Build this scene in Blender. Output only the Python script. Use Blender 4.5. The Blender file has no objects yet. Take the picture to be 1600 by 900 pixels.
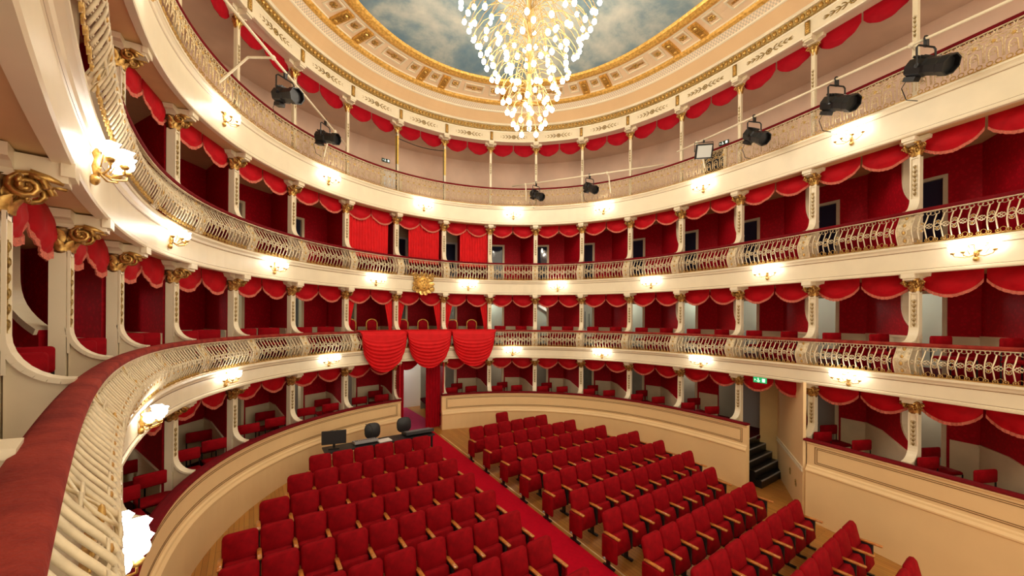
import bpy, bmesh, math, random
import numpy as np
from mathutils import Vector, Matrix
random.seed(7)
sc = bpy.context.scene
col = sc.collection
PI = math.pi

# ------------------------------------------------------------------ camera, world, exposure
cam_d = bpy.data.cameras.new('camera')
cam_d.sensor_width = 36.0
cam_d.lens = 36.0 * 590.44 / 1600.0
cam_d.shift_x = (800.0 - 797.17) / 1600.0
cam_d.shift_y = (498.77 - 450.0) / 1600.0
cam_d.clip_start = 0.05
cam = bpy.data.objects.new('camera', cam_d)
col.objects.link(cam)
YAW, ROLL = 0.6020, 0.00678
cam.matrix_world = (Matrix.Translation((-5.0986, -13.3824, 4.07)) @ Matrix.Rotation(-YAW, 4, 'Z')
                    @ Matrix.Rotation(PI / 2, 4, 'X') @ Matrix.Rotation(ROLL, 4, 'Z'))
sc.camera = cam

world = bpy.data.worlds.new('world')
sc.world = world
world.use_nodes = True
world.node_tree.nodes['Background'].inputs[0].default_value = (1.0, 0.83, 0.60, 1)
world.node_tree.nodes['Background'].inputs[1].default_value = 1.35
sc.view_settings.view_transform = 'Standard'
sc.view_settings.look = 'None'
sc.view_settings.gamma = 1.0
sc.view_settings.use_curve_mapping = False
sc.view_settings.exposure = 0.40
SCONCE_W = 3.8
BULB_E = 37.0
SHADE_E = 9.0
CORRIDOR_W = 20.0


def lamp(name, loc, power, color=(1, 0.8, 0.55), radius=0.1):
    d = bpy.data.lights.new(name, 'POINT')
    d.energy = power
    d.color = color
    d.shadow_soft_size = radius
    o = bpy.data.objects.new(name, d)
    o.location = loc
    col.objects.link(o)
    return o


# ------------------------------------------------------------------ the plan of the horseshoe
KN = [0.155562, 0.148927, 0.154068, 0.159883, 0.062569, 0.029805, 0.007881]
SP, SC = 1.81737, 0.03232          # bay width, offset of the bay grid
_S = np.linspace(0, 21.0, 900)
_K = np.interp(_S, np.linspace(0, 17, 7), KN)
_d = _S[1] - _S[0]
_T = np.concatenate([[0], np.cumsum((_K[1:] + _K[:-1]) / 2 * _d)])
_V = np.concatenate([[0], np.cumsum((np.cos(_T)[1:] + np.cos(_T)[:-1]) / 2 * _d)])
_U = np.concatenate([[0], np.cumsum((np.sin(_T)[1:] + np.sin(_T)[:-1]) / 2 * _d)])


def base(s):
    a = abs(s)
    g = 1 if s >= 0 else -1
    u, v, t = np.interp(a, _S, _U), np.interp(a, _S, _V), np.interp(a, _S, _T)
    return u, v * g, t, g


def P(s, off, z):
    """a point 'off' metres in front of the column line (towards the hall) at arc length s"""
    u, v, t, g = base(s)
    return Vector((v - off * math.sin(t) * g, -(u + off * math.cos(t)), z))


def SI(i):
    return (i + SC) * SP


def inward(s):
    u, v, t, g = base(s)
    return Vector((-math.sin(t) * g, -math.cos(t), 0))


def rotz(s):
    d = inward(s)
    return math.atan2(-d.x, d.y)


def floor_z(u):
    return -0.063 * max(u, 0.0)


# levels: fascia bottom, fascia top, rail top of each gallery
FB = {1: 2.57, 2: 5.02, 3: 7.75, 4: 11.0}
FT = {1: 3.03, 2: 5.59, 3: 8.47}
RT = {0: 1.27, 1: 3.66, 2: 6.26, 3: 9.18}
BF = {0: 0.50, 1: 2.92, 2: 5.46, 3: 8.36}      # box floors
DEPTH = 1.55
SMIN, SMAX = -18.2, 18.6


def shift(i):
    a = abs(i)
    g = 1 if i >= 0 else -1
    return g * float(np.interp(a, [0, .5, 1.5, 2.5, 3.5, 4.5, 5.5, 6.5, 10], [0, .05, .15, .3, .45, .56, .68, .75, .75]))


# ------------------------------------------------------------------ materials
MATS = {}


def mat(name, color, rough=0.5, metal=0.0, var=0.0, scale=6.0, bump=0.0, bscale=40.0, sheen=0.0, emit=None, estr=0.0, color2=None, coat=0.0, spec=0.5):
    m = bpy.data.materials.new(name)
    m.use_nodes = True
    nt = m.node_tree
    b = nt.nodes['Principled BSDF']
    b.inputs['Base Color'].default_value = (*color, 1)
    b.inputs['Roughness'].default_value = rough
    b.inputs['Metallic'].default_value = metal
    b.inputs['Specular IOR Level'].default_value = spec
    if sheen:
        b.inputs['Sheen Weight'].default_value = sheen
        b.inputs['Sheen Roughness'].default_value = 0.4
        b.inputs['Sheen Tint'].default_value = (min(1, color[0] * 2), color[1] * 2, color[2] * 2, 1)
    if coat:
        b.inputs['Coat Weight'].default_value = coat
    if emit:
        b.inputs['Emission Color'].default_value = (*emit, 1)
        b.inputs['Emission Strength'].default_value = estr
    tc = nt.nodes.new('ShaderNodeTexCoord')
    if var or color2:
        n = nt.nodes.new('ShaderNodeTexNoise')
        n.inputs['Scale'].default_value = scale
        n.inputs['Detail'].default_value = 5
        nt.links.new(tc.outputs['Object'], n.inputs['Vector'])
        r = nt.nodes.new('ShaderNodeValToRGB')
        c2 = color2 or tuple(max(0, c * (1 - var)) for c in color)
        r.color_ramp.elements[0].position = 0.35
        r.color_ramp.elements[1].position = 0.65
        r.color_ramp.elements[0].color = (*c2, 1)
        r.color_ramp.elements[1].color = (*color, 1)
        nt.links.new(n.outputs['Fac'], r.inputs['Fac'])
        nt.links.new(r.outputs['Color'], b.inputs['Base Color'])
    if bump:
        n2 = nt.nodes.new('ShaderNodeTexNoise')
        n2.inputs['Scale'].default_value = bscale
        nt.links.new(tc.outputs['Object'], n2.inputs['Vector'])
        bp = nt.nodes.new('ShaderNodeBump')
        bp.inputs['Strength'].default_value = bump
        bp.inputs['Distance'].default_value = 0.02
        nt.links.new(n2.outputs['Fac'], bp.inputs['Height'])
        nt.links.new(bp.outputs['Normal'], b.inputs['Normal'])
    MATS[name] = m
    return m


M_CREAM = mat('cream_paint', (0.86, 0.76, 0.55), 0.38, var=0.06, scale=2.5)
M_CREAM2 = mat('cream_plaster', (0.80, 0.68, 0.46), 0.5, var=0.12, scale=2.0)
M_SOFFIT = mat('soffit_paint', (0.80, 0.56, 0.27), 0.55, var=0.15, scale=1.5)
M_TAN = mat('tan_wall_paint', (0.86, 0.61, 0.31), 0.5, var=0.05, scale=1.2)
M_COVE = mat('cove_paint', (0.70, 0.46, 0.23), 0.6, var=0.05, scale=1.0)
M_LINE = mat('brown_gilt_line', (0.20, 0.10, 0.03), 0.5)
M_GOLD = mat('antique_gold', (0.80, 0.52, 0.16), 0.34, 0.75, scale=22, color2=(0.36, 0.19, 0.045))
M_GOLDL = mat('bright_gold', (0.92, 0.56, 0.14), 0.4, 0.45, scale=16, color2=(0.58, 0.30, 0.05))
M_ORNA = mat('ornament_gilding', (0.50, 0.34, 0.10), 0.45, 0.4, scale=40, color2=(0.16, 0.09, 0.02))
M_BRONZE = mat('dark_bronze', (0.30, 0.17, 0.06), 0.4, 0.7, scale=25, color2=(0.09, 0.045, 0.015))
M_IRON = mat('cream_painted_iron', (0.86, 0.72, 0.48), 0.42, var=0.25, scale=14)
M_IRON3 = mat('gilt_filigree', (0.95, 0.80, 0.50), 0.4, 0.1, scale=25, color2=(0.62, 0.40, 0.15))
M_IRONG = mat('gilded_iron', (0.72, 0.46, 0.13), 0.4, 0.35, scale=30, color2=(0.45, 0.24, 0.06))
M_VELVET = mat('red_seat_velvet', (0.31, 0.001, 0.006), 0.8, var=0.3, scale=9, bump=0.08, bscale=120, spec=0.12)
M_RAIL = mat('pale_red_rail_velvet', (0.32, 0.036, 0.022), 0.85, scale=7, color2=(0.20, 0.016, 0.011), bump=0.25, bscale=60, spec=0.2)  # paler, browner red than the other rails, mottled with a darker red
M_RAILR = mat('dark_red_rail_velvet', (0.17, 0.003, 0.007), 0.8, var=0.2, scale=8, spec=0.15)
M_DRAPE = mat('red_drape_cloth', (0.70, 0.014, 0.018), 0.65, var=0.12, scale=5, spec=0.15)
M_VAL = mat('red_valance_cloth', (0.48, 0.003, 0.010), 0.65, var=0.25, scale=6, spec=0.15)
M_VAL3 = mat('plain_red_valance_cloth', (0.36, 0.002, 0.010), 0.65, var=0.15, scale=6, spec=0.1)
M_FRINGE = mat('salmon_fringe', (0.68, 0.17, 0.11), 0.8, var=0.3, scale=60, bump=0.4, bscale=150)
M_BOXFLOOR = mat('shaded_red_box_carpet', (0.055, 0.006, 0.008), 0.95, spec=0.05)  # carpet darkened: shade behind the balusters is put into its colour
M_PINK = mat('top_gallery_wall_paint', (0.86, 0.63, 0.48), 0.7, var=0.14, scale=0.9)
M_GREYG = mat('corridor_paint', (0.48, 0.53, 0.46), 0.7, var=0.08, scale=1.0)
M_GREYB = mat('corridor_paint_shaded', (0.34, 0.33, 0.25), 0.7, var=0.2, scale=1.0)  # darker copy of the corridor paint, dimness of these levels in its colour
M_DARK = mat('black_void_paint', (0.012, 0.010, 0.012), 0.6)
M_BLACK = mat('black_metal', (0.012, 0.012, 0.013), 0.38, 0.3, bump=0.05)
M_BLACKP = mat('black_plastic', (0.02, 0.02, 0.022), 0.5)
M_GLASSD = mat('dark_lens_glass', (0.02, 0.03, 0.06), 0.08, 0.0, coat=1.0)
M_WHITE = mat('white_paint', (0.82, 0.80, 0.76), 0.45)
M_CARPET = mat('red_aisle_carpet', (0.50, 0.001, 0.016), 0.9, var=0.12, scale=14, bump=0.3, bscale=300, spec=0.1)
M_MAGENTA = mat('foyer_carpet', (0.42, 0.01, 0.09), 0.9, var=0.15, scale=10)
M_BRASS = mat('brass_strip', (0.95, 0.78, 0.45), 0.3, 0.6)
M_ARM = mat('varnished_armrest_wood', (0.62, 0.23, 0.045), 0.28, scale=18, color2=(0.42, 0.14, 0.025), coat=0.4)
M_YELLOW = mat('yellow_wrap', (0.80, 0.52, 0.06), 0.45, var=0.1)
M_YWALL = mat('ochre_passage_wall', (0.72, 0.54, 0.24), 0.55, var=0.1, scale=1.5)
M_GREY = mat('grey_panel', (0.30, 0.30, 0.31), 0.5)
M_GREEN = mat('exit_sign_green', (0.02, 0.42, 0.14), 0.5, emit=(0.02, 0.5, 0.16), estr=0.6)
M_SIGNW = mat('exit_sign_white', (0.9, 0.9, 0.9), 0.5, emit=(0.9, 1, 0.9), estr=0.8)
M_SIGND = mat('dark_sign', (0.01, 0.05, 0.03), 0.5)
M_BULB = mat('lit_glass_bulb', (1, 0.95, 0.85), 0.3, emit=(1.0, 0.91, 0.75), estr=BULB_E)
M_GLOBE = mat('lit_frosted_shade', (1, 0.97, 0.9), 0.4, emit=(1.0, 0.97, 0.90), estr=SHADE_E)
M_WIRE = mat('gold_wire', (0.36, 0.22, 0.06), 0.5, 0.2)


def damask():
    m = mat('red_damask_wallpaper', (0.40, 0.006, 0.016), 0.6, spec=0.15)
    nt = m.node_tree
    b = nt.nodes['Principled BSDF']
    tc = nt.nodes.new('ShaderNodeTexCoord')
    v = nt.nodes.new('ShaderNodeTexVoronoi')
    v.inputs['Scale'].default_value = 14
    nt.links.new(tc.outputs['Object'], v.inputs['Vector'])
    r = nt.nodes.new('ShaderNodeValToRGB')
    r.color_ramp.elements[0].color = (0.50, 0.003, 0.014, 1)
    r.color_ramp.elements[1].color = (0.38, 0.002, 0.010, 1)
    r.color_ramp.elements[0].position = 0.25
    r.color_ramp.elements[1].position = 0.5
    nt.links.new(v.outputs['Distance'], r.inputs['Fac'])
    nt.links.new(r.outputs['Color'], b.inputs['Base Color'])
    return m


M_DAMASK = damask()


def wood_floor():
    m = mat('oak_floorboards', (0.5, 0.25, 0.07), 0.35)
    nt = m.node_tree
    b = nt.nodes['Principled BSDF']
    tc = nt.nodes.new('ShaderNodeTexCoord')
    mp = nt.nodes.new('ShaderNodeMapping')
    mp.inputs['Rotation'].default_value = (0, 0, PI / 2)
    nt.links.new(tc.outputs['Object'], mp.inputs['Vector'])
    br = nt.nodes.new('ShaderNodeTexBrick')
    br.inputs['Scale'].default_value = 1.0
    br.inputs['Brick Width'].default_value = 1.3
    br.inputs['Row Height'].default_value = 0.085
    br.inputs['Mortar Size'].default_value = 0.003
    br.inputs['Color1'].default_value = (0.52, 0.23, 0.045, 1)
    br.inputs['Color2'].default_value = (0.40, 0.16, 0.028, 1)
    br.inputs['Mortar'].default_value = (0.12, 0.05, 0.01, 1)
    nt.links.new(mp.outputs['Vector'], br.inputs['Vector'])
    n = nt.nodes.new('ShaderNodeTexNoise')
    n.inputs['Scale'].default_value = 3
    n.inputs['Detail'].default_value = 6
    nt.links.new(tc.outputs['Object'], n.inputs['Vector'])
    mx = nt.nodes.new('ShaderNodeMix')
    mx.data_type = 'RGBA'
    mx.blend_type = 'MULTIPLY'
    mx.inputs[0].default_value = 0.25
    nt.links.new(br.outputs['Color'], mx.inputs[6])
    nt.links.new(n.outputs['Color'], mx.inputs[7])
    nt.links.new(mx.outputs[2], b.inputs['Base Color'])
    return m


M_WOOD = wood_floor()


def sky_fresco():
    m = mat('painted_cloud_fresco', (0.3, 0.4, 0.45), 0.75)
    nt = m.node_tree
    b = nt.nodes['Principled BSDF']
    tc = nt.nodes.new('ShaderNodeTexCoord')
    n = nt.nodes.new('ShaderNodeTexNoise')
    n.inputs['Scale'].default_value = 0.5
    n.inputs['Detail'].default_value = 9
    n.inputs['Roughness'].default_value = 0.6
    n.inputs['Distortion'].default_value = 0.15
    nt.links.new(tc.outputs['Object'], n.inputs['Vector'])
    r = nt.nodes.new('ShaderNodeValToRGB')
    e = r.color_ramp.elements
    e[0].position = 0.30
    e[0].color = (0.10, 0.18, 0.25, 1)
    e[1].position = 0.72
    e[1].color = (0.72, 0.70, 0.58, 1)
    for p_, c_ in ((0.40, (0.14, 0.24, 0.31, 1)), (0.47, (0.22, 0.31, 0.34, 1)), (0.54, (0.40, 0.45, 0.42, 1))):
        x = e.new(p_)
        x.color = c_
    nt.links.new(n.outputs['Fac'], r.inputs['Fac'])
    nt.links.new(r.outputs['Color'], b.inputs['Base Color'])
    return m


M_SKY = sky_fresco()


def fret():
    """painted fret band: two staggered rows of little squares, mapped along the band"""
    m = mat('painted_fret_band', (0.8, 0.6, 0.4), 0.6)
    nt = m.node_tree
    b = nt.nodes['Principled BSDF']
    tc = nt.nodes.new('ShaderNodeTexCoord')
    c = nt.nodes.new('ShaderNodeTexChecker')
    c.inputs['Scale'].default_value = 1.0
    c.inputs['Color1'].default_value = (0.82, 0.66, 0.46, 1)
    c.inputs['Color2'].default_value = (0.55, 0.47, 0.35, 1)
    nt.links.new(tc.outputs['UV'], c.inputs['Vector'])
    nt.links.new(c.outputs['Color'], b.inputs['Base Color'])
    return m


M_FRET = fret()


# ------------------------------------------------------------------ mesh building
class MB:
    def __init__(self):
        self.v, self.f, self.mi, self.mats, self.uv = [], [], [], [], {}

    def m(self, material):
        if material not in self.mats:
            self.mats.append(material)
        return self.mats.index(material)

    def add(self, verts, faces, material):
        o = len(self.v)
        self.v += [tuple(x) for x in verts]
        k = self.m(material)
        for f in faces:
            self.f.append(tuple(i + o for i in f))
            self.mi.append(k)
        return self

    def box(self, c, s, material, M=None, taper=1.0):
        hx, hy, hz = s[0] / 2, s[1] / 2, s[2] / 2
        vs = []
        for z in (-1, 1):
            k = taper if z > 0 else 1.0
            for x, y in ((-1, -1), (1, -1), (1, 1), (-1, 1)):
                p = Vector((x * hx * k, y * hy * k, z * hz))
                if M:
                    p = M @ p
                vs.append(p + Vector(c))
        return self.add(vs, [(3, 2, 1, 0), (4, 5, 6, 7), (0, 1, 5, 4), (1, 2, 6, 5), (2, 3, 7, 6), (3, 0, 4, 7)], material)

    def rbox(self, c, s, material, r=0.02, M=None):
        """box with rounded vertical outline in the x-z plane and chamfered front and back edges"""
        hx, hy, hz = s[0] / 2, s[1] / 2, s[2] / 2
        prof = []
        for cx, cz, a0 in ((hx - r, hz - r, 0), (-hx + r, hz - r, PI / 2), (-hx + r, -hz + r, PI), (hx - r, -hz + r, 1.5 * PI)):
            for q in range(4):
                a = a0 + q * PI / 6
                prof.append((cx + r * math.cos(a), cz + r * math.sin(a)))
        b = min(hy * 0.6, r * 0.7)
        rings = [(-hy, -b), (-hy + b, 0), (hy - b, 0), (hy, -b)]
        vs, n = [], len(prof)
        for y, ins in rings:
            for x, z in prof:
                kx = (hx + ins) / hx
                kz = (hz + ins) / hz
                p = Vector((x * kx, y, z * kz))
                if M:
                    p = M @ p
                vs.append(p + Vector(c))
        fs = [tuple(range(n)), tuple(reversed(range(3 * n, 4 * n)))]
        for j in range(3):
            for i in range(n):
                k = (i + 1) % n
                fs.append((j * n + i, (j + 1) * n + i, (j + 1) * n + k, j * n + k))
        return self.add(vs, fs, material)

    def tube(self, path, r, material, sides=5, cap=True, radii=None):
        path = [Vector(p) for p in path]
        n = len(path)
        vs, up = [], None
        for i, p in enumerate(path):
            t = (path[min(i + 1, n - 1)] - path[max(i - 1, 0)]).normalized()
            if up is None:
                up = Vector((0, 0, 1)) if abs(t.z) < 0.9 else Vector((1, 0, 0))
            a = t.cross(up).normalized()
            b = a.cross(t)
            up = b
            rr = radii[i] if radii else r
            for k in range(sides):
                w = 2 * PI * k / sides
                vs.append(p + a * rr * math.cos(w) + b * rr * math.sin(w))
        fs = []
        for i in range(n - 1):
            for k in range(sides):
                q = (k + 1) % sides
                fs.append((i * sides + k, i * sides + q, (i + 1) * sides + q, (i + 1) * sides + k))
        if cap:
            fs.append(tuple(reversed(range(sides))))
            fs.append(tuple(range((n - 1) * sides, n * sides)))
        return self.add(vs, fs, material)

    def ring(self, c, r, t, material, ax='y', n=8, sides=3, squash=1.0):
        path = []
        for i in range(n + 1):
            a = 2 * PI * i / n
            x, z = r * math.cos(a), r * math.sin(a) * squash
            path.append(Vector(c) + (Vector((x, 0, z)) if ax == 'y' else Vector((x, z, 0)) if ax == 'z' else Vector((0, x, z))))
        return self.tube(path, t, material, sides, cap=False)

    def lathe(self, prof, material, n=12, c=(0, 0, 0), M=None):
        vs = []
        for r, z in prof:
            for k in range(n):
                a = 2 * PI * k / n
                p = Vector((r * math.cos(a), r * math.sin(a), z))
                if M:
                    p = M @ p
                vs.append(p + Vector(c))
        fs = []
        for i in range(len(prof) - 1):
            for k in range(n):
                q = (k + 1) % n
                fs.append((i * n + k, i * n + q, (i + 1) * n + q, (i + 1) * n + k))
        fs.append(tuple(reversed(range(n))))
        fs.append(tuple(range((len(prof) - 1) * n, len(prof) * n)))
        return self.add(vs, fs, material)

    def ball(self, c, r, material, n=8, m=5, sq=(1, 1, 1)):
        prof = [(max(1e-3, r * math.sin(PI * j / m)), -r * math.cos(PI * j / m)) for j in range(m + 1)]
        M = Matrix.Diagonal((*sq, 1))
        return self.lathe(prof, material, n, c, M)

    def grid(self, fn, nu, nv, material, both=False):
        vs = [fn(i / nu, j / nv) for j in range(nv + 1) for i in range(nu + 1)]
        fs = []
        for j in range(nv):
            for i in range(nu):
                a = j * (nu + 1) + i
                fs.append((a, a + 1, a + nu + 2, a + nu + 1))
        return self.add(vs, fs, material)

    def sheet(self, fn, nu, nv, material, th, normal):
        """a grid with thickness: fn gives the front, shifted by th along 'normal' for the back"""
        normal = Vector(normal)
        self.grid(fn, nu, nv, material)
        self.grid(lambda a, b: Vector(fn(1 - a, b)) - normal * th, nu, nv, material)
        edge = [(i / nu, 0) for i in range(nu)] + [(1, j / nv) for j in range(nv)] + [(1 - i / nu, 1) for i in range(nu)] + [(0, 1 - j / nv) for j in range(nv)]
        vs = []
        for a, b in edge:
            p = Vector(fn(a, b))
            vs += [p, p - normal * th]
        n = len(edge)
        self.add(vs, [(2 * i + 1, 2 * i, 2 * ((i + 1) % n), 2 * ((i + 1) % n) + 1) for i in range(n)], material)
        return self

    def prism(self, poly, d0, d1, material, M):
        """poly: 2d outline (a, z) placed by M (maps (a, d, z)), extruded in d"""
        n = len(poly)
        vs = [M @ Vector((a, d0, z)) for a, z in poly] + [M @ Vector((a, d1, z)) for a, z in poly]
        fs = [tuple(range(n)), tuple(reversed(range(n, 2 * n)))]
        for i in range(n):
            k = (i + 1) % n
            fs.append((k, i, n + i, n + k))
        return self.add(vs, fs, material)

    def sweep(self, prof, s0, s1, material, closed=True, step=0.3, mats=None, zf=None):
        """profile [(off, z)] swept along the horseshoe between s0 and s1"""
        n = max(2, int(abs(s1 - s0) / step) + 1)
        ss = np.linspace(s0, s1, n)
        m = len(prof)
        vs = []
        for s in ss:
            for o_, z in prof:
                vs.append(P(s, o_, z))
        o = len(self.v)
        self.v += [tuple(x) for x in vs]
        segs = m if closed else m - 1
        for i in range(n - 1):
            for j in range(segs):
                k = (j + 1) % m
                self.f.append((o + i * m + j, o + (i + 1) * m + j, o + (i + 1) * m + k, o + i * m + k))
                self.mi.append(self.m(mats[j] if mats else material))
        if closed:
            self.f.append(tuple(o + j for j in reversed(range(m))))
            self.mi.append(self.m(material))
            self.f.append(tuple(o + (n - 1) * m + j for j in range(m)))
            self.mi.append(self.m(material))
        return self

    def mesh(self, name, smooth=False):
        me = bpy.data.meshes.new(name)
        me.from_pydata(self.v, [], self.f)
        for k in self.mats:
            me.materials.append(k)
        me.polygons.foreach_set('material_index', self.mi)
        if smooth:
            me.polygons.foreach_set('use_smooth', [True] * len(self.f))
        me.update()
        return me


def put(name, me, parent=None, loc=(0, 0, 0), rz=0.0, kind=None, M=None):
    o = bpy.data.objects.new(name, me)
    col.objects.link(o)
    if parent:
        o.parent = parent
    if M is not None:
        o.matrix_local = M
    else:
        o.location = loc
        o.rotation_euler = (0, 0, rz)
    if kind:
        o['kind'] = kind
    return o


def thing(name, label, cat, loc=(0, 0, 0), rz=0.0, group=None):
    o = bpy.data.objects.new(name, None)
    o.empty_display_size = 0.1
    col.objects.link(o)
    o.location = loc
    o.rotation_euler = (0, 0, rz)
    o['label'], o['category'], o['kind'] = label, cat, 'thing'
    if group:
        o['group'] = group
    return o


def tag(o, label, cat, group=None):
    o['label'], o['category'], o['kind'] = label, cat, 'thing'
    if group:
        o['group'] = group
    return o


ORD = ['zeroth', 'first', 'second', 'third', 'fourth', 'fifth', 'sixth', 'seventh', 'eighth', 'ninth', 'tenth', 'eleventh', 'twelfth']
LEVEL = {0: 'stalls boxes', 1: 'first gallery', 2: 'second gallery', 3: 'top gallery'}


def colword(i):
    n = int(abs(i) + 0.5)
    return f"{ORD[n]} {'right' if i > 0 else 'left'} of the entrance axis"


def bayword(i):
    if i == 0:
        return 'above the entrance'
    return f"{ORD[abs(i)]} bay {'right' if i > 0 else 'left'} of the entrance"


# ------------------------------------------------------------------ floor, aisle
mb = MB()
us = np.linspace(-4.0, 16, 11)
vs_ = [(x, -u, floor_z(u)) for u in us for x in (-9.5, 9.5)]
mb.add(vs_, [(2 * i, 2 * i + 2, 2 * i + 3, 2 * i + 1) for i in range(len(us) - 1)], M_WOOD)
put('floor', mb.mesh('floor'), kind='structure')


def floor_slab(x0, x1, u0, u1, th, material, n=2):
    b = MB()
    for (a, h) in ((u0, 0), (u1, 0)):
        for x in (x0, x1):
            b.v.append((x, -a, floor_z(a) + 0.002))
            b.v.append((x, -a, floor_z(a) + th))
    b.f = [(1, 5, 7, 3), (0, 2, 6, 4), (0, 4, 5, 1), (2, 3, 7, 6), (0, 1, 3, 2), (4, 6, 7, 5)]
    b.mi = [b.m(material)] * 6
    return b


carpet = put('aisle_carpet', floor_slab(-0.78, 0.40, 0.0, 14.5, 0.014, M_CARPET).mesh('aisle_carpet'))
tag(carpet, 'long red carpet runner down the aisle from the curtained entrance', 'carpet')
put('edge_trim', floor_slab(0.475, 0.505, 0.9, 14.5, 0.018, M_BRASS).mesh('edge_trim'), carpet)['label'] = 'thin pale brass strip beside the carpet'
put('edge_board', floor_slab(0.40, 0.475, 0.2, 14.5, 0.010, M_WOOD).mesh('edge_board'), carpet)

# ------------------------------------------------------------------ parterre wall (front of the stalls boxes)


def base_sweep(b, prof, s0, s1, material, step=0.25):
    """like sweep, but entries with z None go down to the raked floor"""
    n = max(2, int(abs(s1 - s0) / step) + 1)
    m = len(prof)
    o = len(b.v)
    for s in np.linspace(s0, s1, n):
        for of, z in prof:
            p = P(s, of, 0)
            p.z = floor_z(-p.y) - 0.02 if z is None else z
            b.v.append(tuple(p))
    k = b.m(material)
    for i in range(n - 1):
        for j in range(m):
            q = (j + 1) % m
            b.f.append((o + i * m + j, o + (i + 1) * m + j, o + (i + 1) * m + q, o + i * m + q))
            b.mi.append(k)
    b.f.append(tuple(o + j for j in reversed(range(m))))
    b.mi.append(k)
    b.f.append(tuple(o + (n - 1) * m + j for j in range(m)))
    b.mi.append(k)


PANEL = [(0.30, None), (0.455, None), (0.455, 0.50), (0.475, 0.52), (0.475, 0.55), (0.44, 0.60), (0.43, 0.635), (0.405, 0.66), (0.40, 0.70), (0.40, 1.16), (0.43, 1.18), (0.43, 1.215), (0.30, 1.215)]


def line_rect(b, s0, s1, z0, z1, off=0.40, w=0.013):
    """a painted-line moulding rectangle running along the curved wall"""
    t = 0.006
    for z in (z0, z1):
        b.sweep([(off - 0.004, z), (off + t, z), (off + t, z + w), (off - 0.004, z + w)], s0, s1, M_LINE, step=0.25)
    for s in (s0, s1):
        b.sweep([(off - 0.004, z0), (off + t, z0), (off + t, z1 + w), (off - 0.004, z1 + w)], s - w / 2, s + w / 2, M_LINE)


def parterre(name, s0, s1, cap0, cap1, p0, p1):
    b = MB()
    base_sweep(b, PANEL, s0, s1, M_TAN)
    w = put(name, b.mesh(name), kind='structure')
    c = MB()
    c.sweep([(0.27, 1.215), (0.445, 1.215), (0.455, 1.235), (0.445, 1.258), (0.40, 1.27), (0.31, 1.27), (0.27, 1.255)], cap0, cap1, M_RAILR)
    put('rail_cap', c.mesh('rail_cap'), w)['label'] = 'dark red velvet rail cap'
    for k, (dz, ds) in enumerate(((0, 0), (0.035, 0.04))):
        r = MB()
        line_rect(r, p0 + ds, p1 - ds, 0.72 + dz, 1.10 - dz)
        put('panel_line', r.mesh('panel_line'), w)
    return w


parterre('wall_parterre_left', SMIN, -0.84, SMIN, -0.82, -17.9, -0.98)
parterre('wall_parterre_right', 0.80, 12.36, 0.80, 12.36, 0.98, 12.22)
parterre('wall_parterre_side', 13.80, SMAX, 13.74, SMAX, 13.97, 17.3)

# ------------------------------------------------------------------ gallery slabs, fascias, rails, corridors
def put_struct(name, mbuild):
    return put(name, mbuild.mesh(name), kind='structure')


DO = {1: 0.0, 2: -0.11, 3: -0.06}          # the fascias step back a little above
for t in (1, 2, 3):
    fb, ft = FB[t], FT[t]
    b = MB()
    fl = ft - 0.11
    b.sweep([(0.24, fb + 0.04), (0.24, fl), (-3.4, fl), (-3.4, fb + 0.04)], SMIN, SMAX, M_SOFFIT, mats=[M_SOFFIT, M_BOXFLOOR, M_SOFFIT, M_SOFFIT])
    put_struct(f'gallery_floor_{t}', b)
    b = MB()
    prof = [(0.22, fb + 0.02), (0.30, fb), (0.385, fb), (0.395, fb + 0.02), (0.395, fb + 0.055), (0.375, fb + 0.062), (0.375, fb + 0.072), (0.37, fb + 0.08),
            (0.37, ft - 0.150), (0.378, ft - 0.142), (0.378, ft - 0.132), (0.39, ft - 0.12), (0.40, ft - 0.085), (0.43, ft - 0.055), (0.445, ft - 0.05),
            (0.445, ft - 0.012), (0.42, ft), (0.22, ft)]
    prof = [(o_ + (DO[t] - .01 if o_ > .25 else 0), z_) for o_, z_ in prof]
    ml = [M_CREAM] * len(prof)
    ml[6] = M_LINE
    ml[9] = M_LINE
    b.sweep(prof, SMIN, SMAX, M_CREAM, mats=ml)
    put_struct(f'trim_{t}', b)

# corridor walls behind the boxes (seen through the open box doors)
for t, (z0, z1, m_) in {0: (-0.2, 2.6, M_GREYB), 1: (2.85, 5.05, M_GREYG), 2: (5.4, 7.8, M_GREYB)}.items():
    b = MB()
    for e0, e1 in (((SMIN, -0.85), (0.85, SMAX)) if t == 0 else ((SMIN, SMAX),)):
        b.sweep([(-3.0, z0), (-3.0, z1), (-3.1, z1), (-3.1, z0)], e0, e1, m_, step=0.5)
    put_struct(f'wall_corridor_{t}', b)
b = MB()
b.sweep([(-1.9, 8.3), (-1.9, 11.05), (-2.0, 11.05), (-2.0, 8.3)], SMIN, SMAX, M_PINK, step=0.5)
put_struct('wall_back_3', b)
b = MB()
b.sweep([(0.0, 11.04), (-2.2, 11.04), (-2.2, 11.2), (0.0, 11.2)], SMIN, SMAX, M_PINK, step=0.5)
put_struct('ceiling_gallery', b)
b = MB()
b.sweep([(0.30, BF[0] - 0.1), (0.30, BF[0]), (-3.0, BF[0]), (-3.0, BF[0] - 0.1)], SMIN, -0.84, M_BOXFLOOR, step=0.5)
b.sweep([(0.30, BF[0] - 0.1), (0.30, BF[0]), (-3.0, BF[0]), (-3.0, BF[0] - 0.1)], 0.84, 11.72, M_BOXFLOOR, step=0.5)
b.sweep([(0.30, BF[0] - 0.1), (0.30, BF[0]), (-3.0, BF[0]), (-3.0, BF[0] - 0.1)], 13.8, SMAX, M_BOXFLOOR, step=0.5)
put_struct('floor_boxes', b)

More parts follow.
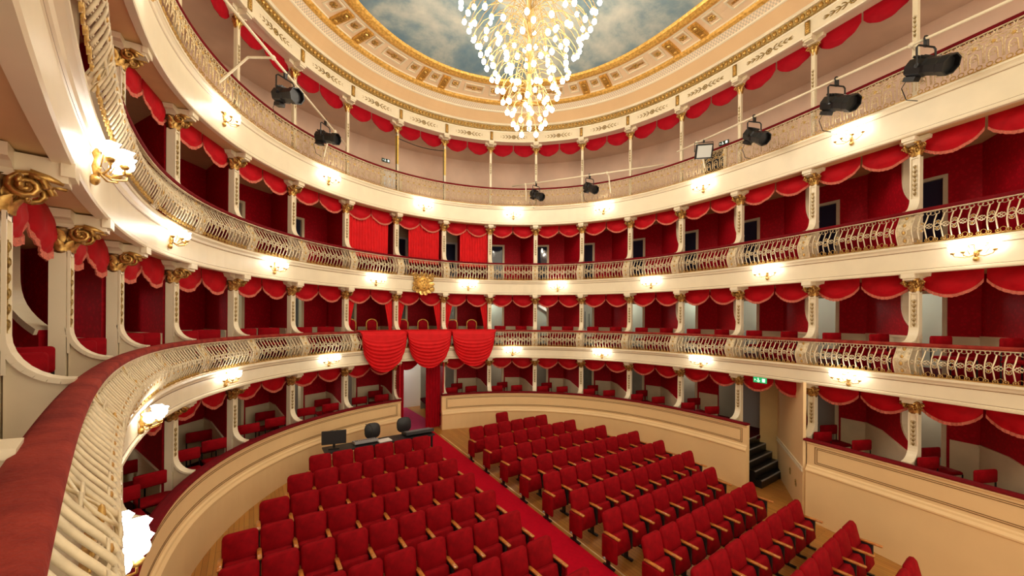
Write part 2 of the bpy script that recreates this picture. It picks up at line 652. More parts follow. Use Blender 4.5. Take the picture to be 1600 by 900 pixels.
# ------------------------------------------------------------------ box partitions, back walls and doors
IC = [i + 0.5 for i in range(-9, 10)]          # column positions, -8.5 .. 9.5
DADO_H = {0: 0.25, 1: 0.16, 2: 0.16}


def bidx(i):
    return i - shift(i)


def part_frame(i):
    a = P(SI(i), -0.16, 0)
    e = P(SI(bidx(i)), -DEPTH, 0)
    d = (e - a)
    L = d.length
    d.normalize()
    n = Vector((-d.y, d.x, 0))
    M = Matrix(((d.x, n.x, 0, a.x), (d.y, n.y, 0, a.y), (0, 0, 1, 0), (0, 0, 0, 1)))
    return M, L


def make_partition(t, i):
    M, L = part_frame(i)
    zf, zr, zc = BF[t], RT[t], FB[t + 1] + 0.05
    zj = zr + 0.28
    cut = [(0.42, zc)]
    for q in range(0, 9):
        a = q / 8
        # curve from straight down to forward
        x = 0.42 * (1 - a ** 2.2)
        z = zc - 0.55 - (zc - 0.55 - zj) * (a ** 0.75)
        cut.append((x, z))
    open_ = (i > 5 or i < -6) if t else i > 7
    if not open_:
        cut = [(-0.02, zc), (-0.02, zj)]
    poly = [(L, zf), (L, zc)] + cut + [(0, zf)]
    b = MB()
    b.prism(poly, -0.035, 0.035, M_DAMASK, M)
    o = put('partition', b.mesh('partition'), kind='structure')
    # cream rim along the curved front edge
    r = MB()
    cp = cut if open_ else []
    for k in range(len(cp) - 1):
        (x0, z0), (x1, z1) = cp[k], cp[k + 1]
        dx, dz = x1 - x0, z1 - z0
        l = math.hypot(dx, dz)
        nx, nz = -dz / l, dx / l
        if nx < 0:
            nx, nz = -nx, -nz
        w = 0.05
        r.prism([(x0 - 0.01 * nx, z0 - 0.01 * nz), (x1 - 0.01 * nx, z1 - 0.01 * nz), (x1 + w * nx, z1 + w * nz), (x0 + w * nx, z0 + w * nz)], -0.06, 0.06, M_CREAM, M)
    if open_:
        put('rim', r.mesh('rim'), o)
    # dado
    if t == 2:
        return
    d = MB()
    h0 = zr + (0.03 if t == 0 else 0.10)
    h1 = zr + (DADO_H[t] if t == 0 else 0.10)
    k1 = L * 0.62
    zb = zf if t == 0 else zr - 0.16  # first gallery: dado cut short, bare red below stands in for shade
    dp = [(0.0, zb), (L - .01, zb), (L - .01, h1), (k1, h1), (0.0, h0)]
    d.prism(dp, -0.055, 0.055, M_CREAM2, M)
    top = [(0.0, h0 - 0.03), (k1, h1 - 0.03), (L - .01, h1 - 0.03), (L - .01, h1 + 0.02), (k1, h1 + 0.02), (0.0, h0 + 0.02)]
    d.prism(top, -0.07, 0.07, M_CREAM2, M)
    put('dado', d.mesh('dado'), o)


for t in (0, 1, 2):
    for i in IC:
        if t == 0 and i in (6.5,):
            continue
        make_partition(t, i)

ndoor = 0
for t in (0, 1, 2):
    wb, wd, wf = MB(), MB(), []
    zf, zc = BF[t], FB[t + 1] + 0.05
    for i in range(-8, 10):
        if t == 0 and i in (0, 7):
            continue
        a, e = bidx(i - .5), bidx(i + .5)
        wd_ = float(np.interp(i, [0, 2, 6, 8, 9], [0.48, 0.52, 0.60, 0.68, 0.72]))
        d0, d1 = a + 0.08 * (e - a), a + (wd_ if i > 0 else 0.47)
        zh = zf + (1.86 if t else 1.75)
        hd = M_CREAM2 if (t == 2 and i in (0, 1, -1)) else M_DAMASK
        wb.sweep([(-DEPTH, zf), (-DEPTH, zc), (-DEPTH - .08, zc), (-DEPTH - .08, zf)], SI(d1), SI(e), M_DAMASK, step=0.4)
        wb.sweep([(-DEPTH, zf), (-DEPTH, zc), (-DEPTH - .08, zc), (-DEPTH - .08, zf)], SI(a), SI(d0), M_DAMASK, step=0.4)
        wb.sweep([(-DEPTH, zh), (-DEPTH, zc), (-DEPTH - .08, zc), (-DEPTH - .08, zh)], SI(d0), SI(d1), hd, step=0.4)
        h1 = RT[t] + (DADO_H[t] if t == 0 else 0.10)
        zb = zf if t == 0 else RT[t] - 0.16  # first-gallery dado stops high; the red under it stands in for shadow
        if t < 2:
            wd.sweep([(-DEPTH, zb), (-DEPTH + .02, zb), (-DEPTH + .02, h1), (-DEPTH, h1)], SI(d1) + .05, SI(e), M_CREAM2, step=0.4)
        # door frame
        fr = MB()
        fm = M_WHITE if (t == 2 and i in (0, 1, -1)) else M_CREAM2
        w = 0.07
        for q in (SI(d0), SI(d1) - w):
            fr.sweep([(-DEPTH + .03, zf), (-DEPTH + .03, zh), (-DEPTH - .12, zh), (-DEPTH - .12, zf)], q, q + w, fm)
        fr.sweep([(-DEPTH + .03, zh - w), (-DEPTH + .03, zh), (-DEPTH - .12, zh), (-DEPTH - .12, zh - w)], SI(d0), SI(d1), fm)
        ndoor += 1
        dr = put(f'door_{ndoor}', fr.mesh('door'), kind='structure')
        if t == 2:
            g = MB()
            g.sweep([(-DEPTH - .05, zf), (-DEPTH - .05, zh - w), (-DEPTH - .08, zh - w), (-DEPTH - .08, zf)], SI(d0) + w, SI(d1) - w, M_GLASSD)
            put('pane', g.mesh('pane'), dr)
    w_ = put_struct(f'wall_back_{t}', wb)
    if t < 2:
        put('dado', wd.mesh('dado'), w_)

# ------------------------------------------------------------------ columns
CW, CD = 0.15, 0.12


def leaf(b, c, w, h, out, material, up=(0, 0, 1), fwd=(0, 1, 0), n=4):
    c, up, fwd = Vector(c), Vector(up).normalized(), Vector(fwd).normalized()
    side = up.cross(fwd).normalized()

    def fn(a, s):
        x = (a - 0.5) * w * (math.sin(PI * min(0.98, s * 0.75 + 0.22)) ** 0.7)
        o = out * (s ** 2.2) - 0.25 * out * max(0, s - 0.85) * 4
        return c + side * x + up * h * (s - 0.25 * max(0, s - 0.8) * 2) + fwd * (o + 0.012 * math.cos((a - .5) * PI * 2) + .008)
    b.sheet(fn, 2, n, material, 0.012, fwd)


def spiral(b, c, r, turns, material, tube=0.016, ax='x', flip=1, n=18):
    path, radii = [], []
    for i in range(n + 1):
        q = i / n
        a = q * turns * 2 * PI
        rr = r * (1 - 0.85 * q)
        y, z = rr * math.cos(a) * flip, rr * math.sin(a)
        path.append(Vector(c) + (Vector((0, y, z)) if ax == 'x' else Vector((y, 0, z))))
        radii.append(tube * (1 - 0.4 * q))
    b.tube(path, tube, material, 4, radii=radii)


def capital_meshes():
    """local: x tangent, y to the hall, z=0 at the underside of the beam; capital hangs from z=-0.12 to -0.36"""
    # cream bracket block with flared ears
    br = MB()
    for g in (-1, 1):
        pts = [(0, -0.10), (g * 0.10, -0.10), (g * 0.23, -0.0), (g * 0.24, 0.0)]
        poly = [(0.0, -0.13), (g * 0.085, -0.13), (g * 0.10, -0.085), (g * 0.15, -0.055), (g * 0.22, -0.045), (g * 0.22, 0.03), (0.0, 0.03)]
        M = Matrix.Identity(4)
        br.prism(poly if g > 0 else poly[::-1], -0.16, 0.04, M_CREAM, M)
    br.box((0, 0.10, -0.05), (0.16, 0.30, 0.14), M_CREAM)
    br.box((0, 0.25, -0.035), (0.20, 0.06, 0.09), M_CREAM)
    br.box((0, 0.0, -0.115), (0.22, 0.16, 0.03), M_CREAM)
    # gold capital
    cp = MB()
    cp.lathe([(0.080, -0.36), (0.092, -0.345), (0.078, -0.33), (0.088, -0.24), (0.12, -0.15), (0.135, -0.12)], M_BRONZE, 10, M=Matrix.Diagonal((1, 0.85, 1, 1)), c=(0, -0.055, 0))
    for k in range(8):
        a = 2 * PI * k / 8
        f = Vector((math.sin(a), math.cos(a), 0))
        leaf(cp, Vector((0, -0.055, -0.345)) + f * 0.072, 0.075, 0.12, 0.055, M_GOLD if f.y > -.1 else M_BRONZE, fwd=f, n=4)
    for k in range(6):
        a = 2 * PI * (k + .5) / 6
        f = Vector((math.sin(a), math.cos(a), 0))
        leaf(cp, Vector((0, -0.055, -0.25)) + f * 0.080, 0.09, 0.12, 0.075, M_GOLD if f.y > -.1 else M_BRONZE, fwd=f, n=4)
    for g in (-1, 1):
        spiral(cp, (g * 0.10, 0.085, -0.175), 0.085, 1.9, M_GOLD, 0.022, 'x', 1)
        cp.tube([(g * .10, .10, -.10), (g * .09, .17, -.11), (g * .07, .23, -.13)], .02, M_GOLD, 5, radii=[.03, .022, .012])
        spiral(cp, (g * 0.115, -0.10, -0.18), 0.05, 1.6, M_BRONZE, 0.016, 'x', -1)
        spiral(cp, (g * 0.13, 0.07, -0.17), 0.05, 1.5, M_GOLD, 0.014, 'y', g, n=14)
    cp.ball((0, 0.075, -0.19), 0.052, M_GOLD, 8, 5, (1, .7, 1))
    for k in range(6):
        a = 2 * PI * k / 6
        cp.ball((0.05 * math.cos(a), 0.08, -0.19 + 0.05 * math.sin(a)), 0.024, M_GOLD, 6, 4, (1, .6, 1))
    return br.mesh('bracket'), cp.mesh('capital', True)


ME_BRACKET, ME_CAPITAL = capital_meshes()


def ornament_mesh(h):
    b = MB()
    n = max(4, int(h / 0.085))
    for k in range(n):
        z = (k + 0.5) / n * h
        w = 0.022 + 0.012 * math.sin(k * 2.1) ** 2
        b.ball((0, 0.006, z), 0.014, M_ORNA, 6, 4, (1, .6, 1.5))
        for g in (-1, 1):
            b.tube([(0, 0.004, z - 0.03), (g * w * .7, 0.010, z - 0.005), (g * w, 0.008, z + 0.022), (g * w * .5, 0.004, z + 0.034)], 0.006, M_ORNA, 3)
    b.tube([(0, 0.002, 0), (0, 0.004, h)], 0.005, M_ORNA, 3)
    return b.mesh('ornament')


def column_meshes(t):
    """shaft + foot for level t; local z = 0 at rail level"""
    ztop = FB[t + 1] - RT[t]
    h = ztop - 0.34
    sh = MB()
    z0 = -0.75
    sh.box((0, -CD / 2 - 0.005, (h + z0) / 2), (CW, CD - 0.01, h - z0), M_CREAM)
    for g in (-1, 1):                                            # raised border on the front
        sh.box((g * (CW / 2 - 0.012), 0.004, (h + 0.06) / 2), (0.022, 0.018, h - 0.06), M_CREAM)
    sh.box((0, 0.004, h - 0.015), (CW, 0.018, 0.05), M_CREAM)
    ft = MB()
    # curved foot reaching from the shaft to the rail
    out = []
    for q in range(9):
        a = q / 8 * PI / 2
        out.append((0.0 + 0.28 * (1 - math.cos(a)), 0.30 * (1 - math.sin(a)) - 0.0))
    pts = [(0.0, -0.75), (0.28, -0.75)] + out[::-1]
    M = Matrix(((0, 1, 0, 0), (1, 0, 0, 0), (0, 0, 1, 0), (0, 0, 0, 1)))
    ft.prism(pts, -0.045, 0.045, M_CREAM2, M)
    for q in range(8):
        (y0, z0_), (y1, z1_) = out[q], out[q + 1]
        dy, dz = y1 - y0, z1_ - z0_
        l = math.hypot(dy, dz)
        ny, nz = -dz / l * -1, dy / l * -1
        if nz < 0 and ny < 0:
            ny, nz = -ny, -nz
        ft.prism([(y0 - .02 * ny, z0_ - .02 * nz), (y1 - .02 * ny, z1_ - .02 * nz), (y1 + .012 * ny, z1_ + .012 * nz), (y0 + .012 * ny, z0_ + .012 * nz)], -0.075, 0.075, M_CREAM, M)
    om = ornament_mesh(h * 0.55)
    return sh.mesh('shaft'), ft.mesh('foot'), om, h


for t in (0, 1, 2):
    me_s, me_f, me_o, h = column_meshes(t)
    for i in IC:
        s = SI(i)
        o = thing('column', f"cream box column with gilt capital, {LEVEL[t]}, {colword(i)}", 'column', P(s, 0, RT[t]), rotz(s), f'columns of the {LEVEL[t]}')
        put('shaft', me_s, o)
        put('foot', me_f, o)
        put('ornament', me_o, o, (0, 0.002, h * 0.30))['label'] = 'gilt leaf drop on the front face'
        if i > -8 or t == 0:
            put('bracket', ME_BRACKET, o, (0, 0, FB[t + 1] - RT[t]))
            put('capital', ME_CAPITAL, o, (0, 0, FB[t + 1] - RT[t]))

# thin columns of the top gallery
h3 = FB[4] - RT[3]
sh = MB()
sh.box((0, -0.03, (h3 - 0.34 - 0.8) / 2), (0.085, 0.085, h3 - 0.34 + 0.8), M_CREAM)
for g in (-1, 1):
    sh.box((g * 0.028, 0.016, (h3 - .3) / 2), (0.016, 0.014, h3 - 0.36), M_CREAM)
ME_S3 = sh.mesh('shaft')
ME_O3 = ornament_mesh(0.45)
cp3 = MB()
cp3.lathe([(0.05, -0.40), (0.06, -0.385), (0.05, -0.37), (0.06, -0.28), (0.10, -0.16)], M_GOLD, 8, c=(0, -0.03, 0))
for k in range(6):
    a = 2 * PI * k / 6
    f = Vector((math.sin(a), math.cos(a), 0))
    leaf(cp3, Vector((0, -0.03, -0.375)) + f * 0.052, 0.06, 0.17, 0.06, M_GOLD, fwd=f, n=4)
for g in (-1, 1):
    spiral(cp3, (g * 0.10, 0.02, -0.20), 0.055, 1.6, M_GOLD, 0.016, 'y', g, n=14)
cp3.ball((0, 0.06, -0.22), 0.045, M_GOLD, 8, 5, (1, .7, 1))
ME_C3 = cp3.mesh('capital', True)
wrap = MB()
wrap.lathe([(0.062, 0.35), (0.062, 1.35)], M_YELLOW, 10, c=(0, -0.03, 0))
ME_WRAP = wrap.mesh('wrap')
dst = MB()
dst.tube([(0.055, 0.045, -0.7), (0.055, 0.045, 1.46)], 0.014, M_BLACK, 6)
ME_DST = dst.mesh('cable_duct')
for i in IC:
    s = SI(i)
    yel = abs(i) == 0.5
    o = thing('column', ('slim column wrapped in yellow, top gallery, ' if yel else 'slim cream column with gilt capital, top gallery, ') + colword(i), 'column', P(s, 0.02, RT[3]), rotz(s), 'slim columns of the top gallery')
    put('shaft', ME_S3, o)
    put('ornament', ME_O3, o, (0, 0.012, 0.62))
    put('bracket', ME_BRACKET, o, (0, 0, h3))
    put('capital', ME_C3, o, (0, 0, h3))
    if yel:
        put('wrap', ME_WRAP, o)['label'] = 'yellow wrapping around the shaft'
        put('cable_duct', ME_DST, o)

# ------------------------------------------------------------------ balustrades
def S_prof(f):
    """bombe profile: f from 0 (bottom) to 1 (top) -> off"""
    return float(np.interp(f, [0, .12, .25, .36, .45, .52, .62, .76, .88, 1.0], [.405, .438, .470, .492, .502, .492, .455, .400, .362, .34]))


def S_prof3(f):
    return float(np.interp(f, [0, .1, .25, .4, .6, .8, 1.0], [.40, .44, .465, .46, .43, .39, .36]))


PITCH = SP * 0.84 / 7


def baluster_mesh(H):
    b = MB()
    Y = lambda z, d=0.0: S_prof(z / H) + d
    # two bars that nearly meet at the waist
    for g in (-1, 1):
        path = []
        for q in range(11):
            f = 0.10 + 0.77 * q / 10
            x = g * (0.052 - 0.010 * math.exp(-((f - 0.47) / 0.10) ** 2))
            path.append((x, Y(f * H), f * H))
        b.tube(path, 0.0105, M_IRON, 5)
        # waist lattice
        w = PITCH / 2
        zm = 0.47 * H
        for k in (-1, 1):
            b.tube([(g * w, Y(zm + k * .045), zm + k * 0.045), (g * 0.052, Y(zm), zm), (0, Y(zm - k * .04, .006), zm - k * 0.04)], 0.008, M_IRON, 3)
            b.tube([(g * w, Y(zm), zm), (g * (w - .035), Y(zm + k * .04), zm + k * 0.04)], 0.007, M_IRON, 3)
        # top and bottom scrolls
        b.ring((g * 0.052, Y(0.92 * H), 0.92 * H), 0.032, 0.0085, M_IRON, n=8)
        b.ring((g * 0.052, Y(0.055 * H), 0.055 * H), 0.030, 0.0085, M_IRONG, n=8)
        b.ball((g * 0.052, Y(0.055 * H, .004), 0.055 * H), 0.012, M_IRONG, 5, 4)
    b.ring((PITCH / 2, Y(0.90 * H), 0.905 * H), 0.036, 0.006, M_IRON, n=8)
    b.ring((PITCH / 2, Y(0.08 * H), 0.08 * H), 0.036, 0.006, M_IRONG, n=8, squash=1.2)
    for f in (0.36, 0.58):
        b.ring((0, Y(f * H), f * H), 0.030, 0.006, M_IRON, n=7)
        b.ball((0, Y(f * H, .006), f * H), 0.016, M_IRONG, 6, 4, (1, .6, 1))
    return b.mesh('baluster', True)


def panel_mesh(H):
    """broad relief panel standing in front of each column"""
    b = MB()
    w = SP * 0.062
    b.sheet(lambda a, c: Vector(((a - .5) * 2 * w, S_prof(c) - 0.012, c * H)), 2, 10, M_IRON, 0.012, (0, 1, 0))
    for g in (-1, 1):
        b.tube([(g * w, S_prof(q / 10), q / 10 * H) for q in range(11)], 0.010, M_IRON, 4)
        for z, r in ((0.75, 0.035), (0.5, 0.04), (0.25, 0.035)):
            b.ring((g * 0.055, S_prof(z) + .004, z * H), r, 0.007, M_IRON, n=8)
    for z in (0.12, 0.38, 0.62, 0.88):
        b.ball((0, S_prof(z), z * H), 0.026, M_IRONG, 6, 4, (1, .5, 1.4))
    b.tube([(0.05 * math.sin(q), S_prof(q / 12) + .006, q / 12 * H) for q in range(13)], 0.007, M_IRON, 3)
    b.tube([(-0.05 * math.sin(q), S_prof(q / 12) + .006, q / 12 * H) for q in range(13)], 0.007, M_IRON, 3)
    return b.mesh('relief_panel', True)


def filigree_mesh(H):
    """one unit of the denser top-gallery ironwork, PITCH wide"""
    b = MB()
    Y = lambda z, d=0.0: S_prof3(z / H) + d
    for g in (-1, 1):
        b.tube([(g * 0.05, Y(0.12 * H), 0.12 * H), (g * 0.05, Y(.3 * H), .3 * H), (g * .042, Y(.40 * H), .40 * H), (0, Y(.46 * H), .46 * H)], 0.0095, M_IRON3, 4)
        b.tube([(g * 0.10, Y(.12 * H), .12 * H), (g * .095, Y(.5 * H), .5 * H), (g * .06, Y(.66 * H), .66 * H), (g * .02, Y(.78 * H), .78 * H)], 0.0085, M_IRON3, 3)
        b.ring((g * 0.055, Y(0.60 * H), 0.60 * H), 0.038, 0.0085, M_IRON3, n=7)
        b.ring((g * 0.055, Y(0.88 * H), 0.89 * H), 0.046, 0.0095, M_IRON3, n=8)
        b.ring((g * 0.05, Y(0.05 * H), 0.06 * H), 0.036, 0.0095, M_IRONG, n=8)
        b.ball((g * 0.055, Y(0.88 * H), 0.89 * H), 0.014, M_IRONG, 5, 4)
    b.ball((0, Y(.62 * H, .01), .62 * H), 0.030, M_IRONG, 6, 4, (1, .6, 1))
    for k in range(5):
        a = 2 * PI * k / 5
        b.ball((0.034 * math.cos(a), Y(.62 * H, .008), .62 * H + 0.034 * math.sin(a)), 0.015, M_IRON3, 5, 3, (1, .6, 1))
    b.ring((0, Y(.28 * H), .29 * H), 0.030, 0.0085, M_IRON3, n=7)
    b.tube([(-PITCH / 2, Y(.72 * H), .72 * H), (0, Y(.76 * H), .78 * H), (PITCH / 2, Y(.72 * H), .72 * H)], 0.0085, M_IRON3, 3)
    return b.mesh('filigree', True)


for t in (1, 2, 3):
    H = RT[t] - FT[t] - 0.075
    root = thing('balustrade', {1: 'cream ironwork balustrade with paler red velvet rail, first gallery', 2: 'cream ironwork balustrade with dark red rail, second gallery',
                                3: 'dense gilt filigree balustrade under dark red rail, top gallery'}[t], 'balustrade', P(0, 0.40, FT[t]), 0)
    inv = Matrix.Translation(-root.location)

    def addc(name, b, smooth=False):
        me = b.mesh(name, smooth)
        me.transform(inv)
        return put(name, me, root)
    z = RT[t]
    do, dr = DO[t], {1: 0.0, 2: -0.03, 3: -0.045}[t]
    b = MB()
    rp = []
    for q in range(12):
        a = 2 * PI * q / 12
        rp.append((0.325 + dr + 0.068 * math.copysign(abs(math.cos(a)) ** .6, math.cos(a)), z - 0.04 + 0.04 * math.copysign(abs(math.sin(a)) ** .7, math.sin(a))))
    b.sweep(rp[::-1], SMIN, SMAX, M_RAIL if t == 1 else M_RAILR, step=0.15)
    addc('handrail', b, True)['label'] = 'padded red velvet handrail'
    b = MB()
    b.sweep([(0.33 + dr, z - 0.085), (0.375 + dr, z - 0.085), (0.375 + dr, z - 0.07), (0.33 + dr, z - 0.07)], SMIN, SMAX, M_IRON)
    addc('top_bar', b)
    b = MB()
    b.sweep([(0.385 + do, FT[t]), (0.42 + do, FT[t]), (0.42 + do, FT[t] + 0.016), (0.385 + do, FT[t] + 0.016)], SMIN, SMAX, M_IRONG)
    addc('bottom_bar', b)
    me_b = baluster_mesh(H) if t < 3 else filigree_mesh(H)
    me_p = panel_mesh(H)
    for i in range(-9, 10):
        if i == -9 and t == 3:
            continue
        for k in range(7):
            s = SI(i) + (k - 3) * PITCH
            if s < SMIN + .1 or s > SMAX:
                continue
            p = P(s, (do + dr) / 2, FT[t] + 0.01)
            put('baluster', me_b, root, p - root.location, rotz(s))
    if t < 3:
        for i in IC:
            s = SI(i)
            put('relief_panel', me_p, root, P(s, (do + dr) / 2, FT[t] + 0.01) - root.location, rotz(s))
    else:
        for i in IC:
            for q in (0,):
                s = SI(i)
                put('baluster', me_b, root, P(s, (do + dr) / 2, FT[t] + 0.01) - root.location, rotz(s))

# ------------------------------------------------------------------ valances (two swags per bay)
def swag_mesh(w, drop, material, seed, side):
    b = MB()
    rnd = random.Random(seed)

    def fn(a, c):
        x = (a - .5) * w
        arc = math.sin(PI * a) ** 0.75
        z0 = 0.02
        zb = -(0.42 * drop + 0.58 * drop * arc)
        z = z0 + (zb - z0) * c
        y = 0.015 + 0.075 * math.sin(PI * c * 0.9) * arc + 0.010 * math.sin(c * 19 + 5 * (a - .5) ** 2 * 6) * c * arc + 0.010 * math.sin(a * 23 + seed) * c
        return Vector((x, y, z))
    b.sheet(fn, 14, 10, material, 0.008, (0, 1, 0))
    return b.mesh('swag', True), fn


def fringe_mesh(fn, w):
    b = MB()

    def f2(a, c):
        p = fn(a, 1.0)
        return Vector((p.x * 1.0, p.y + 0.012 + 0.004 * math.sin(a * 90), p.z + 0.012 - c * (0.058 + 0.006 * math.sin(a * 70))))
    b.sheet(f2, 28, 1, M_FRINGE, 0.012, (0, 1, 0))
    return b.mesh('fringe')


def valance_set(drop, material, fringe):
    w = SP / 2 - 0.065
    out = []
    for sd in (1, 2):
        me, fn = swag_mesh(w, drop, material, sd, 0)
        out.append((me, fringe_mesh(fn, w) if fringe else None))
    return out


VAL = {0: valance_set(0.44, M_VAL, True), 1: valance_set(0.45, M_VAL, True), 2: valance_set(0.42, M_VAL, True), 3: valance_set(0.46, M_VAL3, False)}
for t in (0, 1, 2, 3):
    for i in range(-8, 10):
        if t == 0 and i == 0:
            continue
        s = SI(i)
        z = FB[t + 1] + 0.02
        o = thing('valance', ('plain red double swag valance, ' if t == 3 else 'red double swag valance with salmon fringe, ') + f"{LEVEL[t]}, {bayword(i)}", 'valance', P(s, -0.10, z), rotz(s), f'valances of the {LEVEL[t]}')
        for k, g in enumerate((1, -1)):
            me, fr = VAL[t][k]
            sw = put('swag', me, o, (g * (SP / 4 - 0.015), 0, 0))
            if fr:
                put('fringe', fr, sw)['label'] = 'salmon pink tasselled edge'

# ------------------------------------------------------------------ entablature and ceiling
b = MB()
z = FB[4]
prof = [(-0.10, z + .03), (0.16, z + .03), (0.18, z), (0.27, z), (0.28, z + 0.03), (0.262, z + 0.04), (0.262, z + 0.36), (0.28, z + 0.37), (0.29, z + 0.395), (0.29, z + 0.41), (-0.10, z + 0.41)]
b.sweep(prof, SMIN, SMAX, M_CREAM)
frieze = put('trim_4', b.mesh('entablature'), kind='structure')
b = MB()
b.sweep([(0.28, z + 0.405), (0.35, z + 0.41), (0.385, z + 0.56), (0.28, z + 0.57)], SMIN, SMAX, M_ORNA)
put('egg_band', b.mesh('egg_band'), frieze)
b = MB()
b.ball((0, 0.372, 0.01), 0.055, M_GOLD, 8, 6, (0.9, .8, 1.25))
me_egg = b.mesh('egg', True)
NE = 14
cnt = 0
for i in range(-8, 10):
    for k in range(NE):
        s = SI(i - .5 + (k + .5) / NE)
        if s > SMAX or cnt >= 296 or i > 9:
            continue
        if i < -8 or i > 9 or (i == 9 and k > 9) or (i in (-8, -7)):
            continue
        cnt += 1
        put('egg', me_egg, frieze, P(s, 0, z + 0.473), rotz(s))
b = MB()
b.box((0, 0.275, 0.19), (0.10, 0.06, 0.32), M_ORNA)
for q in range(5):
    b.ball((0, 0.31, 0.08 + q * 0.055), 0.034, M_GOLD, 6, 4, (1, .5, 1))
for g in (-1, 1):
    b.tube([(g * .03, .302, .05), (g * .034, .305, .33)], 0.008, M_GOLDL, 4)
me_fb = b.mesh('frieze_bracket', True)
b = MB()
b.ring((0, 0.267, 0), 0.065, 0.018, M_ORNA, n=8, sides=4)
b.ball((0, 0.268, 0), 0.036, M_ORNA, 6, 4, (1, .5, 1))
for g in (-1, 1):
    b.tube([(g * .05, .265, 0), (g * .56, .265, 0.0)], 0.011, M_ORNA, 3)
    for k in range(4):
        x = 0.11 + k * 0.115
        q_ = 1 - k * 0.17
        for h in (-1, 1):
            b.tube([(g * x, .266, 0), (g * (x + .04), .276, h * .045 * q_), (g * (x + .085), .274, h * .07 * q_), (g * (x + .12), .268, h * .065 * q_)], 0.012, M_ORNA, 4, radii=[.006, .015, .013, .003])
    b.tube([(g * .5, .266, 0), (g * .60, .27, 0)], .01, M_ORNA, 4, radii=[.018, .002])
me_sp = b.mesh('sprig', True)
for i in IC:
    s = SI(i)
    put('frieze_bracket', me_fb, frieze, P(s, 0, z), rotz(s))
for i in range(-8, 10):
    s = SI(i)
    if s < SMAX:
        put('sprig', me_sp, frieze, P(s, 0, z + 0.20), rotz(s))

# cove, fret band, gold bands and coffer band: one sweep each, under 'ceiling'
b = MB()
ZS = 12.36
b.sweep([(0.28, 11.565), (0.42, 11.57), (0.42, 11.60), (0.45, 11.63), (0.52, 11.74), (0.62, 11.88), (0.66, 11.93), (0.66, 12.6), (0.28, 12.6)], SMIN, SMAX, M_COVE, mats=[M_CREAM, M_CREAM, M_CREAM, M_COVE, M_COVE, M_COVE, M_COVE, M_COVE, M_COVE])
ceil = put('ceiling', b.mesh('ceiling'), kind='structure')


def band(name, prof, material, mats=None, uv=None, label=None):
    q = MB()
    q.sweep(prof, SMIN, SMAX, material, mats=mats)
    me = q.mesh(name)
    if uv:
        # uv along the band in squares for the fret pattern
        l = me.uv_layers.new(name='UVMap')
        m_ = len(prof)
        n_ = len(q.v) // m_
        for poly in me.polygons:
            for li in poly.loop_indices:
                vi = me.loops[li].vertex_index
                l.data[li].uv = (vi // m_ * uv[0] / 1.0, (vi % m_) * uv[1])
    o = put(name, me, ceil)
    if label:
        o['label'] = label
    return o


band('cove_moulding', [(0.655, 11.915), (0.69, 11.935), (0.70, 11.96), (0.675, 11.97)], M_CREAM)
n_sw = max(2, int(abs(SMAX - SMIN) / 0.3) + 1)
band('fret_band', [(0.675, 11.965), (0.835, 12.135), (0.80, 12.3), (0.675, 12.3)], M_FRET, uv=(7.0, 4.0), label='painted fret of small grey squares')
band('gold_moulding', [(0.82, 12.10), (0.90, 12.14), (0.95, 12.20), (0.95, 12.3), (0.82, 12.3)], M_GOLDL)
band('thin_moulding', [(0.92, 12.185), (0.965, 12.205), (0.965, 12.3), (0.92, 12.3)], M_CREAM)
band('coffer_ground', [(0.94, 12.225), (1.30, 12.275), (1.66, 12.30), (1.66, 12.42), (0.94, 12.42)], mat('coffer_ground_paint', (0.90, 0.68, 0.44), 0.6, var=0.06, scale=2))
band('inner_moulding', [(1.64, 12.275), (1.74, 12.285), (1.76, 12.31), (1.76, 12.42), (1.64, 12.42)], M_CREAM)
band('gold_leaf_moulding', [(1.72, 12.27), (1.84, 12.24), (1.98, 12.28), (2.02, 12.33), (2.02, 12.42), (1.72, 12.42)], M_GOLDL)

# coffer panels, six to two bays: oblong, square, bracket, square, bracket, square
def coffer_square(lx, ly):
    q = MB()
    for g in (-1, 1):
        q.box((g * lx / 2, 0, 0), (0.045, ly, 0.03), M_CREAM)
        q.box((0, g * ly / 2, 0), (lx + .045, 0.045, 0.03), M_CREAM)
    q.box((0, 0, .014), (lx, ly, 0.008), M_COVE)
    q.ball((0, 0, 0.0), 0.035, M_ORNA, 6, 4, (1, 1, .6))
    for k in range(6):
        a = 2 * PI * k / 6
        q.ball((0.07 * math.cos(a), 0.07 * math.sin(a), 0.002), 0.042, M_GOLD, 6, 4, (1, 1, .5))
    if lx > 0.4:
        for g in (-1, 1):
            for k in range(3):
                q.tube([(g * (.08 + k * .06), 0, .0), (g * (.12 + k * .06), .035, -.01), (g * (.16 + k * .05), .0, 0)], 0.011, M_GOLD, 3)
                q.tube([(g * (.08 + k * .06), 0, .0), (g * (.12 + k * .06), -.035, -.01), (g * (.16 + k * .05), .0, 0)], 0.011, M_GOLD, 3)
    return q.mesh('coffer')


